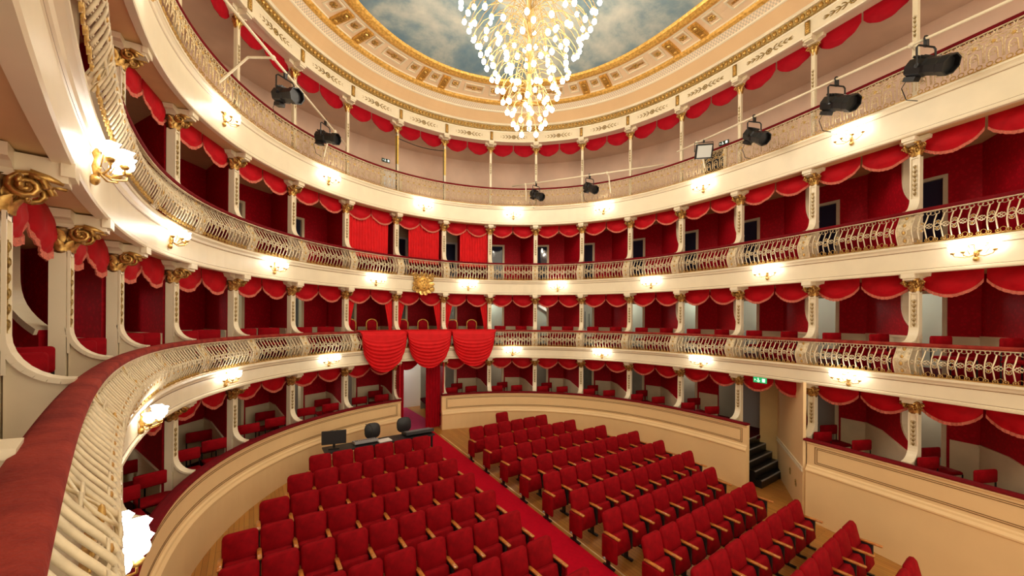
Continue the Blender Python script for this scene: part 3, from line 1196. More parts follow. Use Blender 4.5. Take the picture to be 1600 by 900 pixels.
me_sq, me_ob = coffer_square(0.29, 0.42), coffer_square(0.66, 0.36)
q = MB()
q.box((0, 0, -0.01), (0.25, 0.66, 0.05), M_GOLDL)
for k in range(5):
    q.tube([(-.07 + k * .035, -.28, -.045), (-.07 + k * .035, .26, -.04)], 0.012, M_GOLD, 4)
q.ball((0, .16, -.05), .06, M_GOLD, 8, 4, (1.2, 1, .5))
q.ball((0, -.2, -.045), .05, M_GOLDL, 8, 4, (1.3, 1, .5))
me_br = q.mesh('bracket_block')
POS = (0.0, 0.90, 1.37, 1.84, 2.30, 2.77)
for n in range(-30, 31):
    s = -1.84 + (n // 6) * 3.64 + POS[n % 6]
    if not (-15.5 < s < 17):
        continue
    kind = n % 6
    me = [me_ob, me_sq, me_br, me_sq, me_br, me_sq][kind]
    off = 1.36 if me is not me_br else 1.27
    zz = 12.268 if me is not me_br else 12.255
    Mx = Matrix.Translation(P(s, off, zz)) @ Matrix.Rotation(rotz(s), 4, 'Z') @ Matrix.Rotation(0.07, 4, 'X')
    put(me.name.split('.')[0] if me is not me_br else 'bracket_block', me, ceil, M=Mx)

# the painted sky: filled inside the gold moulding, very slightly domed
q = MB()
ring = [P(s, 1.95, ZS - 0.03) for s in np.linspace(SMIN, SMAX, 70)]
c0 = Vector((0, -7.5, 0))
rings = 6
for r_ in range(rings):
    k = 1 - r_ / rings
    for p in ring:
        w = c0 + (p - c0) * k
        w.z = ZS - 0.03 + 0.5 * (1 - k ** 2)
        q.v.append(tuple(w))
q.v.append((c0.x, c0.y, ZS + 0.47))
m_ = len(ring)
for r_ in range(rings - 1):
    for j in range(m_):
        k = (j + 1) % m_
        q.f.append((r_ * m_ + j, r_ * m_ + k, (r_ + 1) * m_ + k, (r_ + 1) * m_ + j))
for j in range(m_):
    q.f.append(((rings - 1) * m_ + j, (rings - 1) * m_ + (j + 1) % m_, len(q.v) - 1))
q.mi = [q.m(M_SKY)] * len(q.f)
sky = put('ceiling_fresco', q.mesh('ceiling_fresco', True), kind='structure')

# ------------------------------------------------------------------ chandelier
CH = Vector((0.0, -6.65, 0))
ch = thing('chandelier', 'tall brass wire chandelier of many lit bulbs hanging from painted ceiling', 'chandelier', (CH.x, CH.y, 12.7))
zrel = lambda z: z - 12.7
b = MB()
b.lathe([(0.5, zrel(12.68)), (0.42, zrel(12.55)), (0.15, zrel(12.48)), (0.05, zrel(12.4))], M_GOLDL, 20)
put('ceiling_rose', b.mesh('ceiling_rose', True), ch)
b = MB()
b.lathe([(0.03, zrel(12.45)), (0.03, zrel(11.8)), (0.12, zrel(11.7)), (0.12, zrel(11.4)), (0.035, zrel(11.2)), (0.06, zrel(10.8)), (0.03, zrel(10.4)), (0.05, zrel(10.0)),
         (0.04, zrel(9.6)), (0.06, zrel(9.2)), (0.03, zrel(8.8)), (0.05, zrel(8.5)), (0.01, zrel(8.25))], M_WIRE, 12)
put('stem', b.mesh('stem', True), ch)
bulb = MB()
bulb.ball((0, 0, 0), 0.051, M_BULB, 8, 6, (1, 1, 1.15))
me_bulb = bulb.mesh('bulb', True)
hold = MB()
hold.lathe([(0.012, 0.05), (0.03, 0.065), (0.026, 0.10), (0.01, 0.11)], M_WIRE, 8)
me_hold = hold.mesh('holder', True)
rings_ = [(11.55, 1.45, 18), (11.20, 1.58, 22), (10.92, 1.52, 22), (10.62, 1.38, 20), (10.35, 1.26, 19), (10.05, 1.10, 17), (9.78, 0.98, 15), (9.52, 0.86, 13), (9.28, 0.74, 12),
          (9.02, 0.62, 11), (8.78, 0.52, 9), (8.54, 0.42, 8), (8.30, 0.28, 6), (10.75, 0.85, 12), (10.20, 0.70, 10), (9.65, 0.5, 8)]
for ri, (zz, r, n) in enumerate(rings_):
    a = MB()
    up = 0.28 + 0.25 * r
    path = [(0.04, 0, zz + up * 0.55), (r * 0.25, 0, zz + up * 0.95), (r * 0.55, 0, zz + up), (r * 0.82, 0, zz + up * 0.72), (r * 0.96, 0, zz + up * 0.36), (r, 0, zz + 0.09)]
    a.tube([(x, y, zrel(z_)) for x, y, z_ in path], 0.0085, M_WIRE, 4)
    me_a = a.mesh('arm', True)
    n = int(n * 0.86)
    for k in range(n):
        w = 2 * PI * (k + 0.5 * (ri % 2)) / n + 0.13 * ri
        arm = put('arm', me_a, ch, (0, 0, 0), w)
        bu = put('bulb', me_bulb, ch, (r * math.cos(w), r * math.sin(w), zrel(zz)))
        put('holder', me_hold, bu)
# ------------------------------------------------------------------ wall sconces on the fascias
def sconce_meshes():
    bd = MB()
    bd.ball((0, 0.02, -0.13), 0.042, M_GOLD, 8, 5, (1, .8, 1.1))
    bd.lathe([(0.018, -0.1), (0.03, -0.02), (0.016, 0.04), (0.028, 0.09), (0.008, 0.13)], M_GOLD, 8, c=(0, 0.03, 0))
    am = []
    for g, (x, y) in ((1, (0.10, 0.20)), (-1, (0.10, 0.20)), (1, (0.25, 0.13)), (-1, (0.25, 0.13))):
        a = MB()
        a.tube([(0, 0.03, -0.05), (g * x * .45, y * .6, -0.10), (g * x * .9, y, -0.07), (g * x, y, -0.02)], 0.008, M_GOLD, 5)
        a.lathe([(0.02, -0.03), (0.035, -0.005), (0.02, 0.01)], M_GOLD, 8, c=(g * x, y, 0))
        sp_ = [(g * x * .5, y * .5, -0.05), (g * x * .75, y * .7, 0.05), (g * x * .6, y * .6, 0.10), (g * x * .45, y * .5, 0.06)]
        a.tube(sp_, 0.005, M_GOLD, 4)
        am.append((a.mesh('arm', True), (g * x, y, 0.01)))
    gl = MB()
    n = 10
    prof = [(0.018, 0.0), (0.045, 0.02), (0.055, 0.05), (0.048, 0.08), (0.062, 0.11)]
    vs = []
    for j, (r, z_) in enumerate(prof):
        for k in range(n):
            rr = r * (1 + (0.12 if j == 4 else 0.03) * math.cos(k * PI))
            vs.append((rr * math.cos(2 * PI * k / n), rr * math.sin(2 * PI * k / n), z_))
    fs = [(i * n + k, i * n + (k + 1) % n, (i + 1) * n + (k + 1) % n, (i + 1) * n + k) for i in range(4) for k in range(n)]
    fs += [tuple(reversed(range(n))), tuple(range(4 * n, 5 * n))]
    gl.add(vs, fs, M_GLOBE)
    return bd.mesh('body', True), am, gl.mesh('shade', True)


ME_SB, SC_ARMS, ME_SG = sconce_meshes()
for t, idx in ((1, (-8, -6, -4, -2, 2, 4, 6, 8)), (2, (-7, -5, -3, -1, 1, 3, 5, 7, 9)), (3, (-8, -6, -4, -2, 0, 2, 4, 6, 8))):
    for i in idx:
        s = SI(i)
        zz = (FB[t] + FT[t]) / 2 + 0.02
        o = thing('wall_sconce', f"lit brass wall sconce, {LEVEL[t]} fascia, {bayword(i)}", 'wall lamp', P(s, 0.365 + DO[t], zz), rotz(s), f'sconces along the {LEVEL[t]}')
        put('body', ME_SB, o)
        for me, p in SC_ARMS:
            a = put('arm', me, o)
            put('shade', ME_SG, a, p)['label'] = 'lit frosted glass shade'
        lamp('sconce_light', P(s, 0.66 + DO[t], zz + 0.10), SCONCE_W, (1, 0.94, 0.84), 0.10)

# ------------------------------------------------------------------ theatre seats
def seat_meshes():
    """local: x = width, y = forwards (towards the stage), z up"""
    w = 0.49
    T = Matrix.Rotation(math.radians(13), 4, 'X')
    back = MB()
    back.rbox((0, -0.085, 0.655), (w, 0.11, 0.60), M_VELVET, 0.075, T)
    seat = MB()
    T2 = Matrix.Rotation(math.radians(14), 4, 'X')
    seat.rbox((0, 0.085, 0.415), (w - 0.05, 0.15, 0.36), M_VELVET, 0.05, T2)
    arm = MB()
    arm.rbox((0, 0.10, 0.62), (0.068, 0.36, 0.034), M_ARM, 0.012)
    post = MB()
    post.box((0, 0.04, 0.42), (0.045, 0.22, 0.36), M_BLACKP)
    post.box((0, 0.02, 0.14), (0.04, 0.07, 0.28), M_BLACK)
    post.box((0, 0.04, 0.02), (0.05, 0.26, 0.03), M_BLACK)
    side = MB()
    side.rbox((0, 0.0, 0.375), (0.36, 0.05, 0.44), M_VELVET, 0.03)
    bolt = MB()
    bolt.lathe([(0.022, 0.0), (0.022, 0.02), (0.012, 0.028)], M_GREY, 8)
    return back.mesh('backrest', True), seat.mesh('cushion', True), arm.mesh('armrest', True), post.mesh('support'), side.mesh('side_panel', True), bolt.mesh('bolt')


ME_BACK, ME_CUSH, ME_ARM, ME_POST, ME_SIDE, ME_BOLT = seat_meshes()
SEATW = 0.515


def place_seat(x, u, label, group, last, aisle):
    """the seat faces the stage (-Y); x centre, u distance of the backrest from the back wall"""
    o = thing('theatre_seat', label, 'seat', (x, -u, floor_z(u)), PI, group)
    put('backrest', ME_BACK, o)
    put('cushion', ME_CUSH, o)
    ends = [(SEATW / 2, 'hi'), ]                        # local +x is world -x
    if last:
        ends.append((-SEATW / 2, 'lo'))
    for ex, _ in ends:
        put('armrest', ME_ARM, o, (ex, 0, 0))
        put('support', ME_POST, o, (ex, 0, 0))
    if aisle:
        ex = SEATW / 2 * aisle + aisle * 0.02
        sp = put('side_panel', ME_SIDE, o, (ex, 0.07, 0), PI / 2)
        put('bolt', ME_BOLT, sp, M=Matrix.Translation((-0.1, -0.025 if aisle > 0 else .025, 0.17)) @ Matrix.Rotation(PI / 2 * (1 if aisle > 0 else -1), 4, 'X'))


ROW0, ROWP = 3.30, 0.885
right_counts = {-1: 1, 0: 6, 1: 7, 2: 8, 3: 9, 4: 9, 5: 9, 6: 8, 7: 8, 8: 8, 9: 8, 10: 7}
for k, n in right_counts.items():
    for j in range(n):
        x = (0.42 + SEATW / 2 + j * SEATW) if k >= 0 else 2.20
        rw = 'lone extra row at the back' if k < 0 else f"{ORD[k + 1]} row from the entrance"
        place_seat(x, ROW0 + k * ROWP, f"red velvet seat, right block, {rw}, {ORD[j + 1]} from the aisle", 'seats of the right block', j == n - 1, 1 if j == 0 else 0)
left_counts = {0: 6, 1: 7, 2: 8, 3: 9, 4: 9, 5: 9, 6: 9, 7: 9, 8: 9}
for k, n in left_counts.items():
    for j in range(n):
        x = -0.86 - SEATW / 2 - j * 0.512
        place_seat(x, ROW0 + k * ROWP, f"red velvet seat, left block, {ORD[k + 1]} row from the entrance, {ORD[j + 1]} from the aisle", 'seats of the left block', j == 0, -1 if j == 0 else 0)

# ------------------------------------------------------------------ box chairs
def chair_meshes(wd=0.50):
    back, seat, fr = MB(), MB(), MB()
    back.rbox((0, -0.19, 0.76), (wd, 0.05, 0.24), M_VELVET, 0.03)
    seat.rbox((0, 0.0, 0.0), (wd, 0.07, 0.40), M_VELVET, 0.03, Matrix.Rotation(PI / 2, 4, 'X'))
    legs = []
    for gx in (-1, 1):
        for gy in (-1, 1):
            l = MB()
            x, y = gx * (wd / 2 - .015), gy * 0.19
            l.tube([(x, y, 0), (x, y, 0.44 if gy > 0 else 0.84)], 0.013, M_BLACK, 5)
            legs.append(l.mesh('leg'))
    return back.mesh('backrest', True), seat.mesh('cushion', True), legs


ME_CB, ME_CS, ME_CL = chair_meshes()


def box_chair(p, rz, label, group):
    o = thing('box_chair', label, 'chair', p, rz, group)
    put('backrest', ME_CB, o)
    put('cushion', ME_CS, o, (0, 0, 0.46))
    for l in ME_CL:
        put('leg', l, o)


def facing(s, i):
    """rotation that turns a chair towards the stage, a little towards the hall"""
    d = (inward(s) * 0.45 + Vector((0, -1, 0))).normalized()
    return math.atan2(-d.x, d.y)


WHERE = {0: 'front corner', 1: 'front, beside the partition', 2: 'middle', 3: 'back'}
for i in range(-8, 10):
    if i in (0, 7):
        continue
    spots = [(-0.26, -0.10), (0.18, -0.20), (0.0, -0.95)] if i > 0 else [(0.28, -0.12), (-0.12, -0.28), (0.30, -0.95)]
    for k, (di, off) in enumerate(spots):
        ii = i + di - (shift(i) * (-off / DEPTH))
        s = SI(ii)
        if s > SMAX - .3:
            continue
        where = ('beside the front column', 'behind the rail', 'at the back')[k]
        box_chair(P(s, off, BF[0]), facing(s, i), f"red backed black chair {where}, stalls boxes, {bayword(i)}", 'chairs in the stalls boxes')
for i in range(-8, 10):
    if i in (-1, 0, 1):
        continue
    for k, (di, off) in enumerate(((-0.22, -0.12), (0.24, -0.22))):
        ii = i + di
        s = SI(ii)
        if s > SMAX - .3:
            continue
        box_chair(P(s, off, BF[1]), facing(s, i), f"red backed chair, {('nearer', 'farther')[k]} one behind the rail, first gallery, {bayword(i)}", 'chairs in the first gallery boxes')

# ------------------------------------------------------------------ state boxes: drapes, tied curtains, gilt chairs
def drape_mesh(w, drop):
    b = MB()

    def fn(a, c):
        x0 = (a - .5)
        top = w / 2
        # tapering to the bottom like a swag
        arc = (1 - (2 * abs(x0)) ** 2.0) ** 0.5 if abs(x0) < .5 else 0
        zb = -(0.10 + (drop - 0.10) * arc)
        z = zb * c
        x = x0 * w * (1 - 0.12 * c * (1 - arc))
        out = 0.22 + 0.03 * c - 0.14 * max(0, 1 - c * 9)
        f = 0.034 * math.sin((c ** 1.15) * (1.0 - 0.2 * (2 * x0) ** 2) * 64) * min(1, max(0, (c - .22) * 3)) * (0.35 + .65 * arc)
        return Vector((x, out + f + 0.04 * math.sin(PI * c), z))
    b.sheet(fn, 28, 84, M_DRAPE, 0.012, (0, 1, 0))
    return b.mesh('cloth', True)


me_dr = drape_mesh(SP * 0.98, 1.36)
topc = MB()
topc.sheet(lambda a, c: Vector(((a - .5) * SP * .98, -0.09 + 0.2 * c, 0.012 + 0.01 * math.sin(PI * c))), 6, 4, M_DRAPE, 0.008, (0, 0, 1))
me_tc = topc.mesh('rail_cover', True)
NAME3 = {-1: 'left', 0: 'middle', 1: 'right'}
for i in (-1, 0, 1):
    s = SI(i + 0.10)
    o = thing('drape', f"{NAME3[i]} red cloth swag hung over the first gallery rail", 'drape', P(s, 0.33, RT[1]), rotz(s), 'red swags over the gallery rail')
    put('cloth', me_dr, o)
    put('rail_cover', me_tc, o)


def tied_mesh(side, h):
    b = MB()

    def fn(a, c):
        z = -c * h
        wtop, wbot = 0.42, 0.13
        k = min(1, c / 0.85)
        w = wtop + (wbot - wtop) * k ** 0.8
        x = side * (a * w)
        y = 0.03 * math.sin(a * 22) * (0.5 + .5 * (1 - k))
        return Vector((x, y, z))
    b.sheet(fn, 22, 10, M_DRAPE, 0.008, (0, 1, 0))
    return b.mesh('curtain', True)


for i in (-1, 0, 1):
    s = SI(i)
    hh = FB[2] - RT[1] + 0.1
    for g in (-1, 1):
        me = tied_mesh(-g, hh)
        o = put('curtain', me, None, P(SI(i + (-g) * 0.455), -0.16, FB[2]), rotz(s))
        # local +x is towards the viewer's left
        tag(o, f"red tied back curtain on the {'left' if g > 0 else 'right'} side of the {NAME3[i]} state box", 'curtain', 'tied curtains of the state boxes')

gch_b, gch_f, gch_s = MB(), MB(), MB()
gch_b.rbox((0, -0.19, 0.78), (0.34, 0.05, 0.40), M_VELVET, 0.10)
pth = []
for q in range(17):
    a = PI * q / 16
    pth.append((0.20 * math.cos(a), -0.19, 0.86 + 0.16 * math.sin(a)))
gch_f.tube([(0.20, -0.19, 0.0)] + pth + [(-0.20, -0.19, 0.0)], 0.02, M_GOLDL, 6)
for gx in (-1, 1):
    gch_f.tube([(gx * .2, .2, 0), (gx * .2, .2, .42)], 0.02, M_GOLDL, 6)
gch_s.rbox((0, 0, 0.44), (0.40, 0.09, 0.40), M_VELVET, 0.03, Matrix.Rotation(PI / 2, 4, 'X'))
mb_, mf_, ms_ = gch_b.mesh('backrest', True), gch_f.mesh('frame', True), gch_s.mesh('cushion', True)
ms_.transform(Matrix.Identity(4))
for i in (-1, 0, 1):
    for k, di in enumerate((-0.24, 0.16)):
        s = SI(i + di)
        o = thing('gilt_chair', f"gilt framed red armchair, {('left', 'right')[k]} of the pair in the {NAME3[i]} state box", 'chair', P(s, -0.35, BF[1] + .1), rotz(s), 'gilt chairs in the state boxes')
        put('backrest', mb_, o)
        put('frame', mf_, o)
        put('cushion', ms_, o)


def full_curtain(w, h, material):
    b = MB()
    n = int(w / 0.016)
    b.sheet(lambda a, c: Vector((-(a) * w, 0.028 * math.sin(a * w * 62 + 0.5 * math.sin(c * 3)) + 0.02 * math.sin(a * 9 + c * 2), -c * h)), n, 5, material, 0.006, (0, 1, 0))
    return b.mesh('curtain', True)


for i, (a0, a1) in {-1: (-0.47, 0.38), 0: (-0.22, 0.44), 1: (-0.14, 0.47)}.items():
    me = full_curtain((a1 - a0) * SP, FB[3] - RT[2] + 0.15, M_DRAPE)
    s = SI(i + a0)
    sm = SI(i + (a0 + a1) / 2)
    o = put('curtain', me, None, P(s, -0.17, FB[3] + .02), rotz(sm))
    tag(o, f"long red pleated curtain drawn across the {NAME3[i]} box, second gallery centre", 'curtain', 'drawn curtains of the second gallery')

# ------------------------------------------------------------------ gold crest over the centre of the second gallery
cr = thing('crest', 'large gilt cartouche crest on the centre of the second gallery fascia', 'crest', P(SI(0), 0.27, 5.33), rotz(SI(0)))
cr.scale = (1.4, 1.2, 1.35)
b = MB()
b.ball((0, 0.04, 0), 0.17, M_GOLDL, 14, 8, (1, .45, 1.2))
put('shield', b.mesh('shield', True), cr)
b = MB()
for k in range(14):
    a = 2 * PI * k / 14
    f = Vector((math.cos(a), 0.25, math.sin(a)))
    leaf(b, Vector((0.15 * math.cos(a), 0.03, 0.17 * math.sin(a))), 0.12, 0.16, 0.06, M_GOLD, up=(math.cos(a), 0, math.sin(a)), fwd=(0, 1, 0))
for g in (-1, 1):
    spiral(b, (g * .22, .06, .20), .09, 1.8, M_GOLD, .026, 'y', g)
    spiral(b, (g * .22, .06, -.14), .08, 1.8, M_GOLD, .024, 'y', -g)
put('scrollwork', b.mesh('scrollwork', True), cr)
b = MB()
for k in range(5):
    b.ball(((k - 2) * .05, .1, .10 - abs(k - 2) * .025), .03, M_GOLD, 6, 4)
for x, zz in ((-.05, -.02), (.05, -.02), (0, -.1), (0, .03)):
    b.ball((x, .1, zz), .04, M_GOLD, 6, 4, (1, .6, 1))
put('relief', b.mesh('relief', True), cr)

# ------------------------------------------------------------------ lighting pipes and stage lights
def pipe(name, a, b_, label, brackets):
    o = thing(name, label, 'pipe', a)
    a, b_ = Vector(a), Vector(b_)
    m = MB()
    m.tube([(0, 0, 0), b_ - a], 0.026, M_CREAM, 8)
    put('bar', m.mesh('bar', True), o)
    for q, sgn in brackets:
        p = (b_ - a) * q
        w = a + p
        # nearest point of the rail
        best = min((w - P(s, 0.33, RT[3] - 0.05)).length_squared * 1000 + 0 * s if False else ((w - P(s, 0.33, RT[3] - .05)).length, s) for s in np.linspace(SMIN, SMAX, 400))
        s = best[1]
        m = MB()
        r = P(s, 0.36, RT[3] - 0.5) - a
        m.tube([p, p * .5 + (P(s, 0.42, RT[3] + .02) - a) * .5, r], 0.024, M_CREAM, 6)
        m.ball(p, 0.05, M_CREAM, 8, 5)
        put('bracket', m.mesh('bracket'), o)
    return a, b_


def Pz(u, v, z):
    return Vector((v, -u, z))


ZP = 4.07 + 5.25
A1, B1 = pipe('lighting_pipe', Pz(5.9, -5.70, ZP), Pz(1.08, -2.73, ZP), 'long cream lighting pipe along the top gallery, left of the chandelier', ((0.32, 1), (0.85, 1)))
A2, B2 = pipe('lighting_pipe', Pz(1.11, 3.39, ZP), Pz(5.8, 6.36, ZP), 'cream lighting pipe along the top gallery, right of the chandelier bottom', ((0.1, 1), (0.66, 1)))
A3, B3 = pipe('lighting_pipe', Pz(6.6, 5.83, ZP), Pz(13.3, 5.02, ZP), 'long cream lighting pipe along the top gallery, at the far right', ((0.1, 1), (0.77, 1)))


def spot_meshes(lens=0.32):
    body, yoke, clamp, face = MB(), MB(), MB(), MB()
    body.lathe([(0.10, -0.22), (0.125, -0.20), (0.13, 0.02), (0.115, 0.05), (0.12, lens - .12), (0.135, lens - 0.10), (0.135, lens), (0.118, lens), (0.112, lens - 0.06)], M_BLACK, 8, M=Matrix.Rotation(-PI / 2, 4, 'X'))
    for k in range(4):
        body.box((0, -0.18 + k * .05, 0.125), (0.16, 0.012, 0.03), M_BLACK)
    body.box((0, -0.12, -0.15), (0.10, 0.16, 0.06), M_BLACK)
    body.box((0.02, 0.12, 0.118), (0.05, 0.015, 0.004), M_WHITE)
    face.lathe([(0.108, 0.0), (0.09, 0.015), (0.03, 0.025)], M_GLASSD, 12, c=(0, lens - 0.10, 0), M=Matrix.Rotation(-PI / 2, 4, 'X'))
    yoke.tube([(-.16, 0, -.02), (-.16, 0, .26), (-.13, 0, .29), (.13, 0, .29), (.16, 0, .26), (.16, 0, -.02)], 0.013, M_BLACK, 5)
    for g in (-1, 1):
        yoke.lathe([(0.03, 0), (0.03, 0.035)], M_BLACK, 8, c=(g * .15 - .015, 0, 0), M=Matrix.Rotation(PI / 2, 4, 'Y'))
    clamp.box((0, 0, .33), (.045, .04, .09), M_BLACK)
    clamp.ring((0, 0, .40), .038, .012, M_BLACK, ax='y', n=8, sides=4)
    return body.mesh('body'), face.mesh('lens', True), yoke.mesh('yoke'), clamp.mesh('clamp')


SPM = spot_meshes()


def spotlight(p, aim, pitch, scale, label, group='stage spotlights on the top gallery'):
    o = thing('stage_spotlight', label, 'stage light', (p.x, p.y, p.z - 0.40 * scale), aim, group)
    o.scale = (scale,) * 3
    bo = put('body', SPM[0], o, M=Matrix.Rotation(pitch, 4, 'X'))
    put('lens', SPM[1], bo)
    put('yoke', SPM[2], o)
    put('clamp', SPM[3], o)
    w = MB()
    w.tube([(0, -.2, 0), (.03, -.28, -.15), (.0, -.24, -.34), (-.03, -.12, -.42)], 0.006, M_BLACK, 4)
    put('cable', w.mesh('cable'), o)


def lerp(a, b_, q):
    return a + (b_ - a) * q


AIM = lambda x, y: math.atan2(-x, y)
spotlight(lerp(A1, B1, .40), AIM(0.6, -1.0), -0.25, 1.25, 'large black stage spotlight hanging on the left pipe, nearest the stage')
spotlight(lerp(A1, B1, .745), AIM(0.8, -0.8), -0.2, 1.15, 'black stage spotlight hanging on the left pipe, farther from stage')
spotlight(lerp(A2, B2, .18), AIM(0.1, -1), -0.5, 1.15, 'small black stage spotlight low beside the chandelier, first on the pipe')
spotlight(lerp(A2, B2, .55), AIM(-.1, -1), -0.5, 1.15, 'small black stage spotlight, second on the pipe right of the chandelier')
spotlight(lerp(A3, B3, .345), AIM(-0.45, -1), -0.6, 1.25, 'black stage spotlight on the far right pipe, beside the flat floodlight')
spotlight(lerp(A3, B3, .60), AIM(-0.5, -1), -0.5, 1.3, 'black stage spotlight on the far right pipe, middle of its three')
spotlight(lerp(A3, B3, .80), AIM(-0.5, -1), -0.5, 1.3, 'black stage spotlight on the far right pipe, nearest the stage')
# flat flood
pf = lerp(A3, B3, .135)
o = thing('floodlight', 'flat square floodlight with pale face between the right spotlights', 'stage light', (pf.x, pf.y, pf.z - 0.34), AIM(-0.75, -0.75))
TF = Matrix.Rotation(-0.45, 4, 'X')
b = MB()
b.rbox((0, 0, 0), (0.46, 0.10, 0.40), M_BLACK, 0.02, TF)
put('housing', b.mesh('housing'), o)
b = MB()
b.box(TF @ Vector((0, 0.053, 0)), (0.38, 0.006, 0.32), mat('frosted_panel', (0.62, 0.64, 0.62), 0.35), TF)
put('diffuser', b.mesh('diffuser'), o)
b = MB()
b.tube([(-.25, 0, 0), (-.25, 0, .26), (.25, 0, .26), (.25, 0, 0)], 0.012, M_BLACK, 5)
b.box((0, 0, .30), (.04, .04, .10), M_BLACK)
put('yoke', b.mesh('yoke'), o)

# ------------------------------------------------------------------ entrance: curtains, passage, white door, foyer
s0, s1 = -0.78, 0.86
zt = 2.62
en = MB()
for s, a, c in ((s0 - .05, 0, 0), (s1 + .03, 0, 0)):
    p0, p1 = P(s, 0.25, 0), P(s * 1.0, -1.5, 0)
    d = (p1 - p0)
    M = Matrix(((d.x, 0.0, 0, p0.x), (d.y, 0.0, 0, p0.y), (0, 0, 1, 0), (0, 0, 0, 1)))
    en.add([p0 + Vector((0, 0, -.1)), p1 + Vector((0, 0, -.1)), p1 + Vector((0, 0, zt)), p0 + Vector((0, 0, zt)),
            p0 + Vector((.04, 0, -.1)), p1 + Vector((.04, 0, -.1)), p1 + Vector((.04, 0, zt)), p0 + Vector((.04, 0, zt))],
           [(0, 1, 2, 3), (7, 6, 5, 4), (0, 4, 5, 1), (3, 2, 6, 7), (0, 3, 7, 4), (1, 5, 6, 2)], M_DAMASK)
put('wall_entrance', en.mesh('wall_entrance'), kind='structure')
en = MB()
en.box((0.0, 3.6, 1.25), (4.5, 0.1, 2.7), M_WHITE)
put('wall_foyer', en.mesh('wall_foyer'), kind='structure')
b = MB()
b.box((0, 1.75, 0.006), (1.56, 3.5, 0.02), M_MAGENTA)
fc = put('foyer_carpet', b.mesh('foyer_carpet'))
tag(fc, 'magenta carpet in the foyer behind the entrance curtains', 'carpet')
b = MB()
b.box((0, 0, 1.15), (0.05, 0.75, 2.3), M_WHITE)
for zc, hh in ((0.55, .7), (1.6, 1.0)):
    b.box((0.03, 0, zc), (0.02, .5, hh), M_WHITE)
dl = put('foyer_door_leaf', b.mesh('door_leaf'), None, (-0.05, 2.3, 0.03), -0.5)
tag(dl, 'white panelled door leaf standing open behind the entrance', 'door')
b = MB()
b.box((0.035, 0.3, 1.0), (0.03, 0.03, 0.14), M_BRASS)
put('handle', b.mesh('handle'), dl)
lamp('foyer_light', (0.0, 2.4, 2.3), 45, (0.85, 0.93, 1.0), 0.2)


def hang_curtain(w, h):
    b = MB()
    n = int(w / 0.016)
    b.sheet(lambda a, c: Vector(((a - .5) * w, 0.03 * math.sin(a * w * 55) + 0.01 * math.sin(c * 4), -c * h)), n, 4, M_VAL3, 0.008, (0, 1, 0))
    return b.mesh('curtain', True)


o = put('curtain', hang_curtain(0.20, 2.55), None, (-0.70, -0.18, 2.57), PI)
tag(o, 'narrow dark red curtain left of the entrance', 'curtain', 'entrance curtains')
o = put('curtain', hang_curtain(0.56, 2.55), None, (0.52, -0.16, 2.57), PI)
tag(o, 'wide dark red curtain right of the entrance', 'curtain', 'entrance curtains')
sw = VAL[0]
o = thing('valance', 'dark red double swag valance over the entrance, behind the middle drape', 'valance', P(SI(0), -0.12, FB[1] + .02), rotz(SI(0)), 'valances of the stalls boxes')
for k, g in enumerate((1, -1)):
    put('swag', valance_set(0.40, M_VAL3, False)[k][0], o, (g * SP / 4, 0, 0))

# ------------------------------------------------------------------ side exit between the sixth and seventh columns on the right
ex = MB()


def wall_between(b, pa, pb, z0, z1, material, th=0.06):
    pa, pb = Vector(pa), Vector(pb)
    d = (pb - pa).normalized()
    n = Vector((-d.y, d.x, 0)) * th
    vs = []
    for p in (pa, pb, pb + n, pa + n):
        vs += [Vector((p.x, p.y, z0)), Vector((p.x, p.y, z1))]
    b.add(vs, [(0, 2, 3, 1), (2, 4, 5, 3), (4, 6, 7, 5), (6, 0, 1, 7), (1, 3, 5, 7), (0, 6, 4, 2)], material)


pA, pB, pC = Vector((5.90, -9.94, 0)), Vector((8.20, -8.55, 0)), Vector((8.14, -8.06, 0))
wall_between(ex, pA, pB, -0.9, 2.6, M_TAN)
put('wall_exit_return', ex.mesh('wall_exit_return'), kind='structure')
ex = MB()
wall_between(ex, pB, pC, -0.62, 2.35, M_YWALL, 0.08)
wall_between(ex, pB + Vector((0, .02, 0)), pC + Vector((0, .0, 0)), 2.35, 2.6, M_YWALL, 0.05)
put('wall_exit_back', ex.mesh('wall_exit_back'), kind='structure')
for q, zz in ((0.42, 0.06), (0.22, -0.05)):
    c_ = pA.lerp(pB, q)
    dd = (pB - pA).normalized()
    nn = Vector((-dd.y, dd.x, 0)) * 0.064
    sb = MB()
    for k in range(6):
        a = PI * k / 6
        e_ = dd * math.cos(a) * 0.10 + Vector((0, 0, 1)) * math.sin(a) * 0.10
        c3 = c_ + nn + Vector((0, 0, zz))
        sb.tube([c3 - e_, c3 - e_ * .5, c3 + e_ * .5, c3 + e_], 0.008, M_ORNA, 4, radii=[.002, .009, .009, .002])
    put('stencil', sb.mesh('stencil'), bpy.data.objects['wall_exit_return'])
tm = MB()
d = (pB - pA)
for f, zz, th in ((0, 0.52, 0.02), (0, 0.44, 0.012)):
    n = Vector((-d.y, d.x, 0)).normalized() * 0.045
    wall_between(tm, pA + n, pB + n, zz, zz + 0.045, M_CREAM, 0.04)
put('trim_5', tm.mesh('trim_5'), kind='structure')
st = thing('steps', 'dark steps rising into the side exit opening beside the ochre pillar', 'steps', (7.30, -8.75, floor_z(8.75)), 0)
for k in range(5):
    b = MB()
    b.box((0, 0.085 + 0.17 * k, 0.105 * (k + 1)), (1.55, 0.17, 0.21 * (k + 1)), M_BLACK)
    b.box((0, 0.012 + 0.17 * k, 0.21 * (k + 1) - .012), (1.55, 0.025, 0.03), M_GREY)
    put('step', b.mesh('step'), st)
wb = MB()
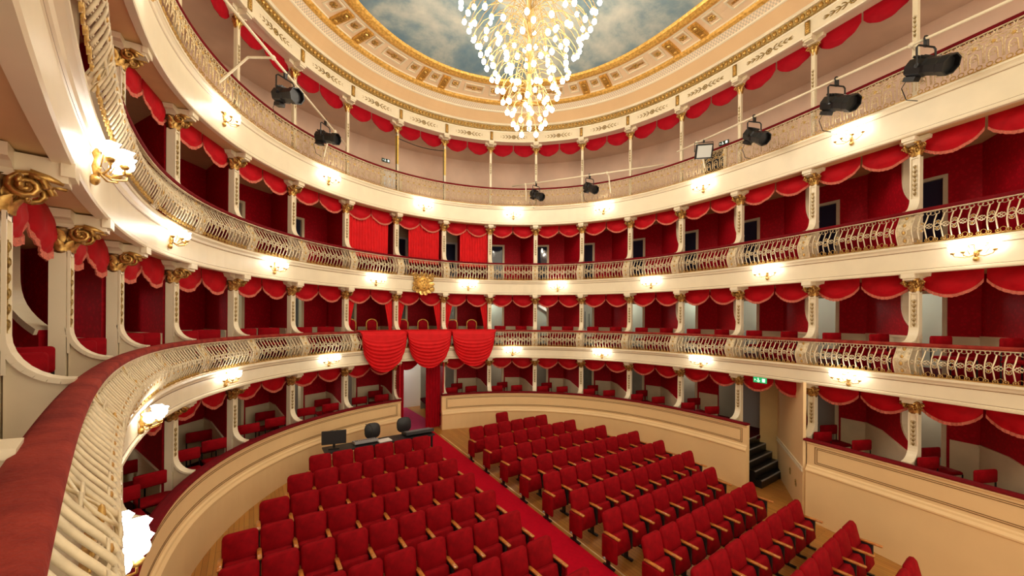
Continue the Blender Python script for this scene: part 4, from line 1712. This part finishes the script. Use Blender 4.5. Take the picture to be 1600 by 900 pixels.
wb.sweep([(-1.95, 0.6), (-1.95, 2.6), (-2.0, 2.6), (-2.0, 0.6)], 11.0, 13.5, M_GREY)
put('wall_exit_stair', wb.mesh('wall_exit_stair'), kind='structure')


def exit_sign(p, rz, w, h, label, dark=False):
    o = thing('exit_sign', label, 'sign', p, rz)
    g = M_SIGND if dark else M_GREEN
    b = MB()
    b.box((0, 0, 0), (w, 0.03, h), g)
    put('panel', b.mesh('panel'), o)
    b = MB()
    y = 0.02
    # running figure and arrow and doorway, flat pictogram
    b.box((w * .12, y, h * .28), (h * .16, .006, h * .16), M_SIGNW)
    b.box((w * .10, y, h * .05), (h * .14, .006, h * .34), M_SIGNW, Matrix.Rotation(0.3, 4, 'Y'))
    b.box((w * .17, y, -h * .22), (h * .10, .006, h * .34), M_SIGNW, Matrix.Rotation(0.7, 4, 'Y'))
    b.box((w * .03, y, -h * .22), (h * .10, .006, h * .34), M_SIGNW, Matrix.Rotation(-0.6, 4, 'Y'))
    b.box((-w * .30, y, 0), (h * .5, .006, h * .62), M_SIGNW)
    b.add([(w * .40, y, h * .22), (w * .40, y, -h * .22), (w * .30, y, 0)], [(0, 1, 2)], M_SIGNW)
    put('pictogram', b.mesh('pictogram'), o)
    return o


exit_sign(P(SI(6.82), -0.02, 2.44), rotz(SI(6.9)), 0.34, 0.15, 'green running man exit sign hanging over the side exit')
exit_sign(P(SI(-0.33), -1.86, 10.35), rotz(SI(-0.3)), 0.32, 0.13, 'small dark exit sign above the top gallery door, left side', True)
exit_sign(P(SI(5.75), -1.86, 10.25), rotz(SI(5.7)), 0.32, 0.13, 'small exit sign beside the top gallery doorway, right side', True)

# top gallery doors
for nm, i0, i1, dark in (('door_91', -0.42, -0.05, False), ('door_92', 5.4, 5.8, True)):
    b = MB()
    zf, zh = 8.36, 10.1
    w = 0.09
    for q in (SI(i0), SI(i1) - w):
        b.sweep([(-1.9, zf), (-1.9, zh), (-1.82, zh), (-1.82, zf)], q, q + w, M_CREAM2)
    b.sweep([(-1.9, zh - w), (-1.9, zh), (-1.82, zh), (-1.82, zh - w)], SI(i0), SI(i1), M_CREAM2)
    d_ = put(nm, b.mesh('door'), kind='structure')
    b = MB()
    b.sweep([(-1.9, zf), (-1.9, zh - w), (-1.87, zh - w), (-1.87, zf)], SI(i0) + w, SI(i1) - w, M_DARK if dark else M_WHITE)
    put('leaf', b.mesh('leaf'), d_)

# ------------------------------------------------------------------ control desk behind the left block
dk = thing('control_desk', 'long dark control desk behind the last row of left seats', 'desk', (-2.0, -2.45, floor_z(2.45)))
b = MB()
b.box((0, 0, 0.73), (3.0, 0.55, 0.04), M_BLACKP)
put('desk_top', b.mesh('desk_top'), dk)
for gx in (-1, 1):
    for gy in (-1, 1):
        b = MB()
        b.box((gx * 1.42, gy * .22, 0.355), (0.05, 0.05, 0.71), M_BLACK)
        put('leg', b.mesh('leg'), dk)
ZD = floor_z(2.45) + 0.75
mo = thing('monitor', 'black flat monitor at the left end of the control desk', 'monitor', (-3.25, -2.45, ZD), 2.9)
b = MB()
b.rbox((0, 0, 0.30), (0.60, 0.045, 0.36), M_BLACKP, 0.012)
put('screen', b.mesh('screen'), mo)
b = MB()
b.box((0, -.03, .08), (.06, .03, .16), M_BLACK)
b.box((0, -.02, .01), (.26, .18, .02), M_BLACK)
put('stand', b.mesh('stand'), mo)
mx = thing('lighting_console', 'grey lighting console on the desk beside the monitor', 'console', (-2.45, -2.45, ZD), PI)
b = MB()
b.box((0, 0, 0.06), (0.62, 0.36, 0.07), M_GREY, Matrix.Rotation(0.18, 4, 'X'))
b.box((0, 0, 0.015), (0.6, 0.34, 0.03), M_BLACK)
put('body', b.mesh('body'), mx)
for k in range(12):
    b = MB()
    b.box((-.26 + k * .047, 0.04, 0.105), (0.018, 0.03, 0.02), M_BLACK)
    put('fader', b.mesh('fader'), mx)
sd = thing('sound_console', 'black sound mixing console at the aisle end of the desk', 'console', (-0.92, -2.42, ZD), PI)
b = MB()
b.box((0, 0, 0.07), (0.85, 0.45, 0.08), M_BLACKP, Matrix.Rotation(0.16, 4, 'X'))
put('body', b.mesh('body'), sd)
for k in range(16):
    b = MB()
    b.box((-.37 + k * .049, 0.05, 0.125), (0.016, 0.30, 0.012), M_GREY, Matrix.Rotation(0.16, 4, 'X'))
    put('channel_strip', b.mesh('channel_strip'), sd)
pp = MB()
pp.box((0, 0, .01), (.36, .28, .02), M_WHITE)
o = put('paper_stack', pp.mesh('paper_stack'), None, (-1.95, -2.52, ZD), 0.1)
tag(o, 'white sheets of paper on the middle of the control desk', 'paper')
for x, u, lb in ((-2.05, 1.85, 'black rounded office chair behind the middle of the control desk'), (-1.05, 1.75, 'black office chair behind the sound console near the aisle')):
    oc = thing('office_chair', lb, 'chair', (x, -u, floor_z(u)), PI)
    b = MB()
    b.rbox((0, -0.2, 0.80), (0.46, 0.07, 0.46), M_BLACKP, 0.16, Matrix.Rotation(0.1, 4, 'X'))
    put('backrest', b.mesh('backrest', True), oc)
    b = MB()
    b.rbox((0, 0, .47), (.46, .08, .44), M_BLACKP, .05)
    me = b.mesh('cushion', True)
    me.transform(Matrix.Translation((0, 0, .47)) @ Matrix.Rotation(PI / 2, 4, 'X') @ Matrix.Translation((0, 0, -.47)))
    put('cushion', me, oc)
    b = MB()
    b.tube([(0, 0, .06), (0, 0, .44)], .03, M_BLACK, 8)
    for k in range(5):
        a = 2 * PI * k / 5
        b.tube([(0, 0, .08), (.28 * math.cos(a), .28 * math.sin(a), .04)], .018, M_BLACK, 5)
    put('pedestal', b.mesh('pedestal'), oc)
dl_ = thing('desk_lamp', 'thin black gooseneck lamp on the control desk behind the console', 'lamp', (-2.2, -2.22, ZD))
b = MB()
b.lathe([(0.05, 0), (0.05, .02), (.012, .03)], M_BLACK, 8)
put('base', b.mesh('base'), dl_)
b = MB()
b.tube([(0, 0, .02), (0.0, 0, .30), (-.06, 0, .42), (-.2, 0, .46)], .009, M_BLACK, 5)
put('neck', b.mesh('neck'), dl_)

ca, cb = P(SI(-0.5), 0.03, 10.45), P(SI(0.5), 0.03, 10.45)
b = MB()
b.tube([(0, 0, 0)] + [(cb - ca) * (q / 6) - Vector((0, 0, 0.10 * math.sin(PI * q / 6))) for q in range(1, 7)], 0.014, M_BLACK, 5)
tag(put('cable', b.mesh('cable'), None, ca), 'dark cable strung between the two yellow wrapped columns', 'cable')

# ------------------------------------------------------------------ stair seen through the first gallery doors
stc = thing('corridor_stair', 'grey stair flight with dark balusters seen through first gallery doors', 'stairs', P(SI(3.1), -2.75, BF[1]), rotz(SI(3.1)))
b = MB()
M = Matrix.Identity(4)
b.prism([(-1.5, 0.0), (-1.5, .25), (1.5, 2.0), (1.5, 1.75)], -0.1, 0.0, M_WHITE, M)
put('stringer', b.mesh('stringer'), stc)
for k in range(16):
    b = MB()
    x = -1.4 + k * .18
    z_ = .25 + (x + 1.5) / 3 * 1.75
    b.tube([(x, 0.03, z_ - .1), (x, 0.03, z_ + .8)], .014, M_BLACK, 4)
    put('baluster', b.mesh('baluster'), stc)

# corridor lamps on the first gallery, dim lamps on the stalls level
for i in (-5.6, -4.6, -3.6, -2.6, 1.6, 2.8, 4.0, 5.2, 6.4, 7.6, 8.8):
    lamp('corridor_light', P(SI(i), -2.3, BF[1] + 1.95), CORRIDOR_W, (0.90, 1.0, 0.92), 0.12)
for i in (-5, -2, 2, 5, 8):
    lamp('corridor_light', P(SI(i), -2.3, 2.3), CORRIDOR_W * 0.8, (1.0, 0.95, 0.85), 0.12)
for i in (-4, 2.5, 5.5):
    lamp('corridor_light', P(SI(i), -2.3, 7.4), CORRIDOR_W * 0.10, (0.8, 0.9, 1.0), 0.12)
